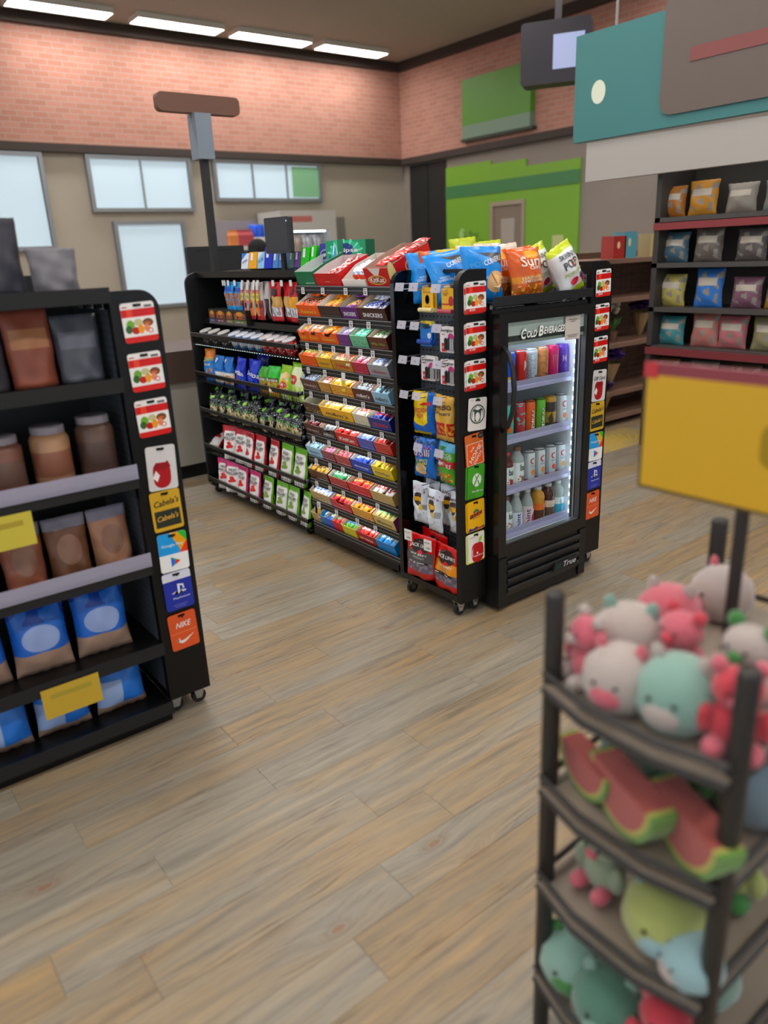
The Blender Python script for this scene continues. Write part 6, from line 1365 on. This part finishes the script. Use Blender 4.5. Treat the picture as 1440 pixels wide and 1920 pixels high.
for x in (-1.35, 1.3): G().box(x-.008, x+.008, -.075, -.065, 2.85, ZC).build('hanger', mat('#8f8a86', .4), hs)
RP = [(-.95, 1.62, '#a8743a', .2, 'brown bread loaf bag'), (-.72, 1.62, '#c09048', .22, 'golden bread loaf bag'), (-.45, 1.62, '#8f8880', .18, 'grey snack box'), (-.2, 1.62, '#7d8480', .18, 'slate snack box'), (.1, 1.62, '#2a2624', .24, 'black speaker box'), (.4, 1.62, '#8f9ab8', .22, 'lavender pack'),
      (-.9, 1.32, '#4f6a78', .2, 'steel blue pack'), (-.65, 1.32, '#6a625c', .22, 'taupe pack'), (-.35, 1.32, '#5f5a58', .2, 'charcoal pack'), (-.05, 1.32, '#a39ea0', .22, 'pale grey pack'), (.25, 1.32, '#8f9099', .22, 'silver pack'),
      (-.9, 1.02, '#b0a868', .22, 'khaki pack'), (-.62, 1.02, '#4f86c8', .26, 'bright blue pack'), (-.35, 1.02, '#7a5a6a', .2, 'mauve pack'), (-.12, 1.02, '#9a7a3a', .22, 'mustard pack'), (.15, 1.02, '#6a7a9a', .2, 'denim blue pack'),
      (-.88, .75, '#4f8f96', .2, 'teal bottle pack'), (-.62, .75, '#b8807a', .24, 'salmon pack'), (-.42, .75, '#b87a80', .22, 'rose pack'), (-.18, .75, '#8f8a6a', .22, 'olive pack'), (.1, .75, '#3a3634', .24, 'black pack'),
      (-.9, .45, '#8a6a4a', .2, 'tan pack'), (-.6, .45, '#7a7a70', .2, 'stone grey pack'), (-.3, .45, '#6a5a4a', .2, 'umber pack'), (0, .45, '#9a8a6a', .2, 'beige pack')]
for i, (x, z, c, h, lb) in enumerate(RP):
    bag('snack_pack', '%s on the rack under the teal header sign' % lb, 'pack', .21, h, .09, D(c, [('n', 0, .1, 1, .9, 4, .55, '#8a8680'), ('r', .15, .55, .85, .75, '#b9b2a6')], .45), (3.0+.12, .2-x, z+.001), (R(-4), 0, RZ), seed=170+i)

# ================================================================== right foreground: small plush rack with yellow sign
PXL, PXR, PYN, PYF = -1.1, -.62, -1.70, -1.39
sr = thing('plush_rack', 'dark tube rack of plush toys in the right foreground', 'display rack', (0, 0, 0))
TUBE = mat('#2b2826', .45, name='dark_tube')
for x, y in ((PXL, PYF), (PXL, PYN), (PXR, PYF), (PXR, PYN)):
    G().tube([(x, y, 0), (x, y, .95), (x, y, .958)], [.0155, .0155, .0135], 12).build('post', TUBE, sr, smooth=True)
TZS = [.80, .6, .395, .17]
for z in TZS:
    P = [(PXL-.02, PYN), (PXL-.045, (PYN+PYF)/2-.06), (PXL-.045, (PYN+PYF)/2+.06), (PXL-.02, PYF), (PXR, PYF+.02), (PXR+.02, PYN)]
    s = G(); n = len(P)
    s.v += [(x, y, z-.008) for x, y in P] + [(x, y, z) for x, y in P]; s.face(range(n)[::-1]); s.face(range(n, 2*n))
    for i in range(n): s.face((i, (i+1) % n, n+(i+1) % n, n+i))
    tr_ = s.build('tray_board', mat('#8d8072', .6), sr)
    G().tube([(x, y, z+.02) for x, y in P+[P[0]]], .006, 8).build('rim', TUBE, tr_); G().tube([(x, y, z-.012) for x, y in P+[P[0]]], .007, 8).build('rim', TUBE, tr_)
cp_ = (-.80, -1.52)
G().tube([(cp_[0], cp_[1], .8), (cp_[0], cp_[1], 1.06)], .011, 10).build('sign_pole', TUBE, sr)
ys = thing('price_sign', 'yellow sign board with dark frame on the plush rack', 'sign', (cp_[0]-.012, -1.336-.15, 1.05), (0, 0, RZ))
G().box(-.155, .16, 0, .012, .004, .215).build('sign_frame', mat('#5a4a1a', .5), ys); G().box(-.149, .154, -.0015, 0, .01, .205).build('sign_face', mat('#d3a51e', .5), ys); G().box(-.15, .16, -.001, .012, .205, .225).build('red_top_band', mat('#8a3a44', .5), ys); G().box(-.155, -.13, -.003, -.001, .2, .226).build('red_corner', mat('#c0323a', .5), ys)
letter(ys, '50%', '#7a6a14', .115, .12, .15, .08, lambda a, b: (a, -.0015, b), name='sign_lettering') if 0 else shape(ys, rrect(.055, .08, .15, .15, .02), '#8f7a16', lambda a, b: (a, -.0015, b), name='sign_mark')
def fur(c):
    k = ('fur', c)
    if k not in MC:
        g = N('plush_'+c[1:], .95); tc = g.n('ShaderNodeTexCoord').outputs['Object']; g.b.inputs['Base Color'].default_value = lin(c); g.b.inputs['Sheen Weight'].default_value = .4
        b = g.n('ShaderNodeBump'); b.inputs['Strength'].default_value = .5; b.inputs['Distance'].default_value = .004; g.put(b.inputs['Height'], g.noise(tc, 240, 2)); g.t.links.new(b.outputs[0], g.b.inputs['Normal']); MC[k] = g.m
    return MC[k]
def plush(label, x, y, z, s, c, c2, kind, rz=0):
    t = thing('plush_toy', label, 'plush toy', (x, y, z), (0, 0, RZ+rz))
    if kind == 'bear':
        G().ball((0, 0, .036*s), (.036*s, .03*s, .036*s), 14, 10).build('body', fur(c), t, smooth=True); G().ball((0, -.006*s, .088*s), (.032*s, .028*s, .028*s), 14, 10).build('head', fur(c), t, smooth=True)
        for sg in (-1, 1):
            G().ball((sg*.024*s, 0, .114*s), .011*s, 10, 6).build('ear', fur(c2), t, smooth=True); G().ball((sg*.036*s, -.012*s, .044*s), (.013*s, .013*s, .022*s), 10, 6).build('arm', fur(c), t, smooth=True); G().ball((sg*.022*s, -.03*s, .014*s), (.015*s, .02*s, .014*s), 10, 6).build('leg', fur(c2), t, smooth=True); G().ball((sg*.012*s, -.032*s, .092*s), .003*s, 6, 4).build('eye', BLACK, t)
        G().ball((0, -.032*s, .082*s), (.012*s, .009*s, .009*s), 8, 6).build('muzzle', fur(c2), t, smooth=True)
    elif kind == 'round':
        G().lathe([(.012*s, 0), (.042*s, .008*s), (.054*s, .035*s), (.05*s, .065*s), (.03*s, .088*s), (.004*s, .094*s)], 18).build('body', fur(c), t, smooth=True); G().ball((0, -.042*s, .035*s), (.026*s, .014*s, .02*s), 12, 8).build('belly', fur(c2), t, smooth=True)
        for sg in (-1, 1): G().ball((sg*.016*s, -.05*s, .055*s), .0035*s, 6, 4).build('eye', BLACK, t); G().ball((sg*.03*s, 0, .09*s), (.01*s, .006*s, .016*s), 8, 6).build('ear', fur(c2), t, smooth=True)
    else:                                                   # melon slice
        for r0, col, nm_ in ((.075, '#5f8f2e', 'rind'), (.068, '#b8b04a', 'pith'), (.062, '#a8433a', 'flesh')):
            pol = [(r0*s*math.cos(R(a)), .076*s+(.075-r0)*.25*s+r0*s*math.sin(R(a))) for a in range(180, 361, 15)]
            G().slab(pol, -.018*s-(.075-r0)*.15*s, .018*s+(.075-r0)*.15*s).build(nm_, fur(col), t)
    return t
PKc, WHc, MTc, LGc, YGc, REc = '#c8606e', '#b0a39c', '#7fa396', '#3a7a3a', '#a3ab62', '#c23a48'
TOY = [(0, -1.06, -1.43, 1.0, PKc, WHc, 'bear', 'pink bear plush at the front left corner of the top tray'), (0, -1.08, -1.5, 1.05, WHc, PKc, 'round', 'cream round plush at the front of the top tray'), (0, -1.06, -1.585, 1.15, MTc, WHc, 'round', 'mint green round plush at the front of the top tray'), (0, -1.05, -1.665, 1.1, REc, PKc, 'bear', 'red bear plush at the front right of the top tray'),
       (0, -.97, -1.44, 1.15, WHc, MTc, 'round', 'cream round plush in the second row of the top tray'), (0, -.96, -1.53, 1.1, PKc, REc, 'bear', 'large pink bear plush in the second row of the top tray'), (0, -.95, -1.63, 1.2, WHc, LGc, 'bear', 'cream bear plush with green ears on the top tray'), (0, -.84, -1.43, 1.05, PKc, WHc, 'round', 'pink round plush at the back of the top tray'), (0, -.7, -1.45, 1.05, WHc, PKc, 'round', 'cream round plush at the back of the top tray'), (0, -.74, -1.63, 1.3, PKc, WHc, 'bear', 'pink bear plush at the back right of the top tray'),
       (1, -1.07, -1.45, .95, YGc, REc, 'melon', 'melon slice plush at the left of the second tray'), (1, -1.09, -1.54, 1.15, YGc, REc, 'melon', 'melon slice plush in the middle of the second tray'), (1, -1.08, -1.64, 1.15, YGc, REc, 'melon', 'melon slice plush at the right of the second tray'), (1, -.95, -1.46, 1.2, MTc, WHc, 'round', 'mint round plush behind the melon slices, left'), (1, -.94, -1.56, 1.3, LGc, MTc, 'bear', 'green bear plush behind the melon slices'), (1, -.92, -1.65, 1.2, '#6d7f8a', MTc, 'round', 'slate round plush behind the melon slices'),
       (2, -1.04, -1.47, 1.1, '#8d9a80', PKc, 'bear', 'sage bear plush on the third tray'), (2, -1.06, -1.6, 1.25, YGc, '#8fb0b4', 'round', 'yellow green round plush on the third tray'), (2, -1.09, -1.665, .9, '#8fb0b4', WHc, 'round', 'pale blue round plush at the edge of the third tray'), (2, -.9, -1.5, 1.2, WHc, PKc, 'round', 'cream round plush at the back of the third tray'), (2, -.88, -1.62, 1.2, YGc, LGc, 'bear', 'lime bear plush at the back of the third tray'),
       (3, -1.07, -1.44, 1.2, MTc, LGc, 'round', 'mint round plush on the bottom tray, left'), (3, -1.09, -1.53, 1.2, '#4f7a68', MTc, 'round', 'dark green round plush on the bottom tray'), (3, -1.08, -1.63, 1.3, REc, PKc, 'bear', 'red bear plush on the bottom tray'), (3, -.93, -1.47, 1.3, '#a39aa3', WHc, 'bear', 'grey bear plush at the back of the bottom tray'), (3, -.92, -1.6, 1.3, '#6f8f86', WHc, 'round', 'sea green round plush at the back of the bottom tray')]
for i, (k, x, y, s, c, c2, kd, lb) in enumerate(TOY): plush(lb, x, y, TZS[k]+.001, s, c, c2, kd, random.uniform(-.5, .5))

# ================================================================== left foreground: end-cap shelves beside the card tower
LX0, LX1, LY = -2.2, -1.222, .11
ls = thing('endcap_shelves', 'blurred black end-cap shelf unit in the left foreground', 'shelf unit', (0, 0, 0))
G().box(LX0, LX1, LY+.36, LY+.39, 0, 1.45).build('back_panel', mat('#1c1c1f', .5), ls)
LZ = [1.4, 1.15, .86, .575, .29, .07]
for z in LZ: 
    s = G().box(LX0, LX1, LY, LY+.36, z-.02, z).build('shelf', BLACK, ls); G().box(LX0, LX1, LY-.008, LY, z-.03, z+.012).build('shelf_edge', BLACKM, s)
G().box(LX0, LX1, LY+.02, LY+.36, 0, .05).build('base', BLACK, ls)
for z in (.86, .575):
    G().box(LX0, LX1, LY-.012, LY-.008, z+.0, z+.045).build('clear_lip', mat('#b9b6cc', .3, alpha=.6), ls)
G().box(LX0, -1.62, LY-.01, LY+.3, 1.4, 1.41).build('top_mat', DARK, ls)
def prod(nm, lb, x, z, w, h, t, m, dy=.1, kind='pillow', seed=0, **kw): bag(nm, lb + ' (left foreground)', 'snack bag', w, h, t, m, (x, LY+dy, z+.001), (R(-5), 0, R(random.uniform(-6, 6))), kind=kind, seed=seed, **kw)
BLU = D('#3f78c8', [('r', -.1, -.1, 1.1, .3, '#a88f80'), ('e', .5, .5, .34, .18, '#9fb0d8'), ('n', 0, .7, 1, 1, 3, .5, '#2a52a0')], .35)
BL2 = D('#4a8ad8', [('r', .0, .1, .5, .6, '#a8bce0'), ('r', -.1, -.1, 1.1, .12, '#a08878')], .35)
for i, x in enumerate((-1.92, -1.74, -1.56, -1.375)):
    prod('chip_bag', 'tan based blue chip bag, %s from left in upper blue row' % nm[i], x, LZ[4], .17, .235, .08, BLU, seed=200+i)
    prod('chip_bag', 'light blue chip bag, %s from the left in the lowest row' % nm[i], x+.02, LZ[5], .165, .19, .08, BL2, seed=210+i)
JAR = ['#7a5444', '#4a3a36', '#8a6248', '#6a4a40', '#9a7a60', '#5a463e']
def jar(lb, x, z, c, c2, h=.15, r=.055):
    t = thing('snack_jar', lb+' (left foreground)', 'jar', (x, LY+.09, z+.001)); G().lathe([(r*.9, 0), (r, .008), (r, h*.8), (r*.8, h*.9)], 16).build('jar_body', D(c, [('r', -.1, .25, 1.1, .7, c2)]), t, smooth=True); G().lathe([(r*.85, h*.9), (r*.85, h), (r*.8, h+.003)], 16).build('lid', mat('#8d8790', .4), t)
for i, x in enumerate((-1.98, -1.84, -1.7, -1.56, -1.43, -1.3)):
    jar('%s jar, %s from left in the jar row' % (('brown', 'dark', 'tan brown', 'umber', 'sand', 'black brown')[i], nm[i]), x, LZ[2], JAR[i], JAR[(i+2) % 6], h=.17+.01*(i % 3))
    prod('snack_pouch', '%s pouch, %s from left in the middle row' % (('plum', 'brick red', 'grey brown', 'rust', 'brown', 'peach')[i], nm[i]), x, LZ[3], .125, .185, .06, D(('#5a4048', '#7a3a36', '#6a5a54', '#8a5a48', '#6a4a38', '#a07a64')[i], [('e', .5, .45, .3, .25, '#8a6a5a'), ('r', -.1, .8, 1.1, 1.1, '#8d8a98')], .4), kind='pouch', seed=220+i)
    prod('snack_pouch', '%s pouch, %s from left in the upper row' % (('black', 'charcoal', 'slate', 'dark grey', 'orange brown', 'steel grey')[i], nm[i]), x, LZ[1], .13, .19 if i != 4 else .215, .06, D(('#2a282c', '#322f34', '#4a4a52', '#3a383e', '#8a5444', '#55565e')[i], [('r', .1, .5, .9, .75, ('#3a363c', '#4a3a40', '#5a5a64', '#4a4a52', '#a87a5a', '#6d6e78')[i])], .4), kind='pouch', seed=230+i)
for i, (x, z) in enumerate(((-1.62, LZ[3]+.165), (-1.525, LZ[5]+.12))):
    t = thing('yellow_sale_card', 'yellow sale card on the %s row of the left foreground shelves' % ('middle', 'lowest')[i], 'sale card', (x, LY-.02, z), (R(-4), 0, 0)); G().box(-.085, .085, 0, .002, 0, .095).build('card_sheet', mat(('#c9b83a', '#c2a02a')[i], .55), t); G().box(-.002, .002, .002, .02, .02, .05).build('clip', BLACKM, t)
    G().box(-.06, .06, -.0006, 0, .06, .075).build('card_print', mat('#a8962a', .6), t)
for i, (x, c, h) in enumerate(((-1.95, '#a8705a', .18), (-1.78, '#3a3448', .16), (-1.62, '#8a6a5a', .15), (-1.47, '#20202e', .2), (-1.33, '#6d6a70', .12))):
    prod('snack_pouch', '%s pack standing on the top, %s from the left' % (('terracotta', 'dark violet', 'brown', 'navy black', 'grey')[i], nm[i]), x, LZ[0]+.011 if x < -1.62 else LZ[0], .13, h, .06, mat(c, .5), kind='pouch', seed=240+i)
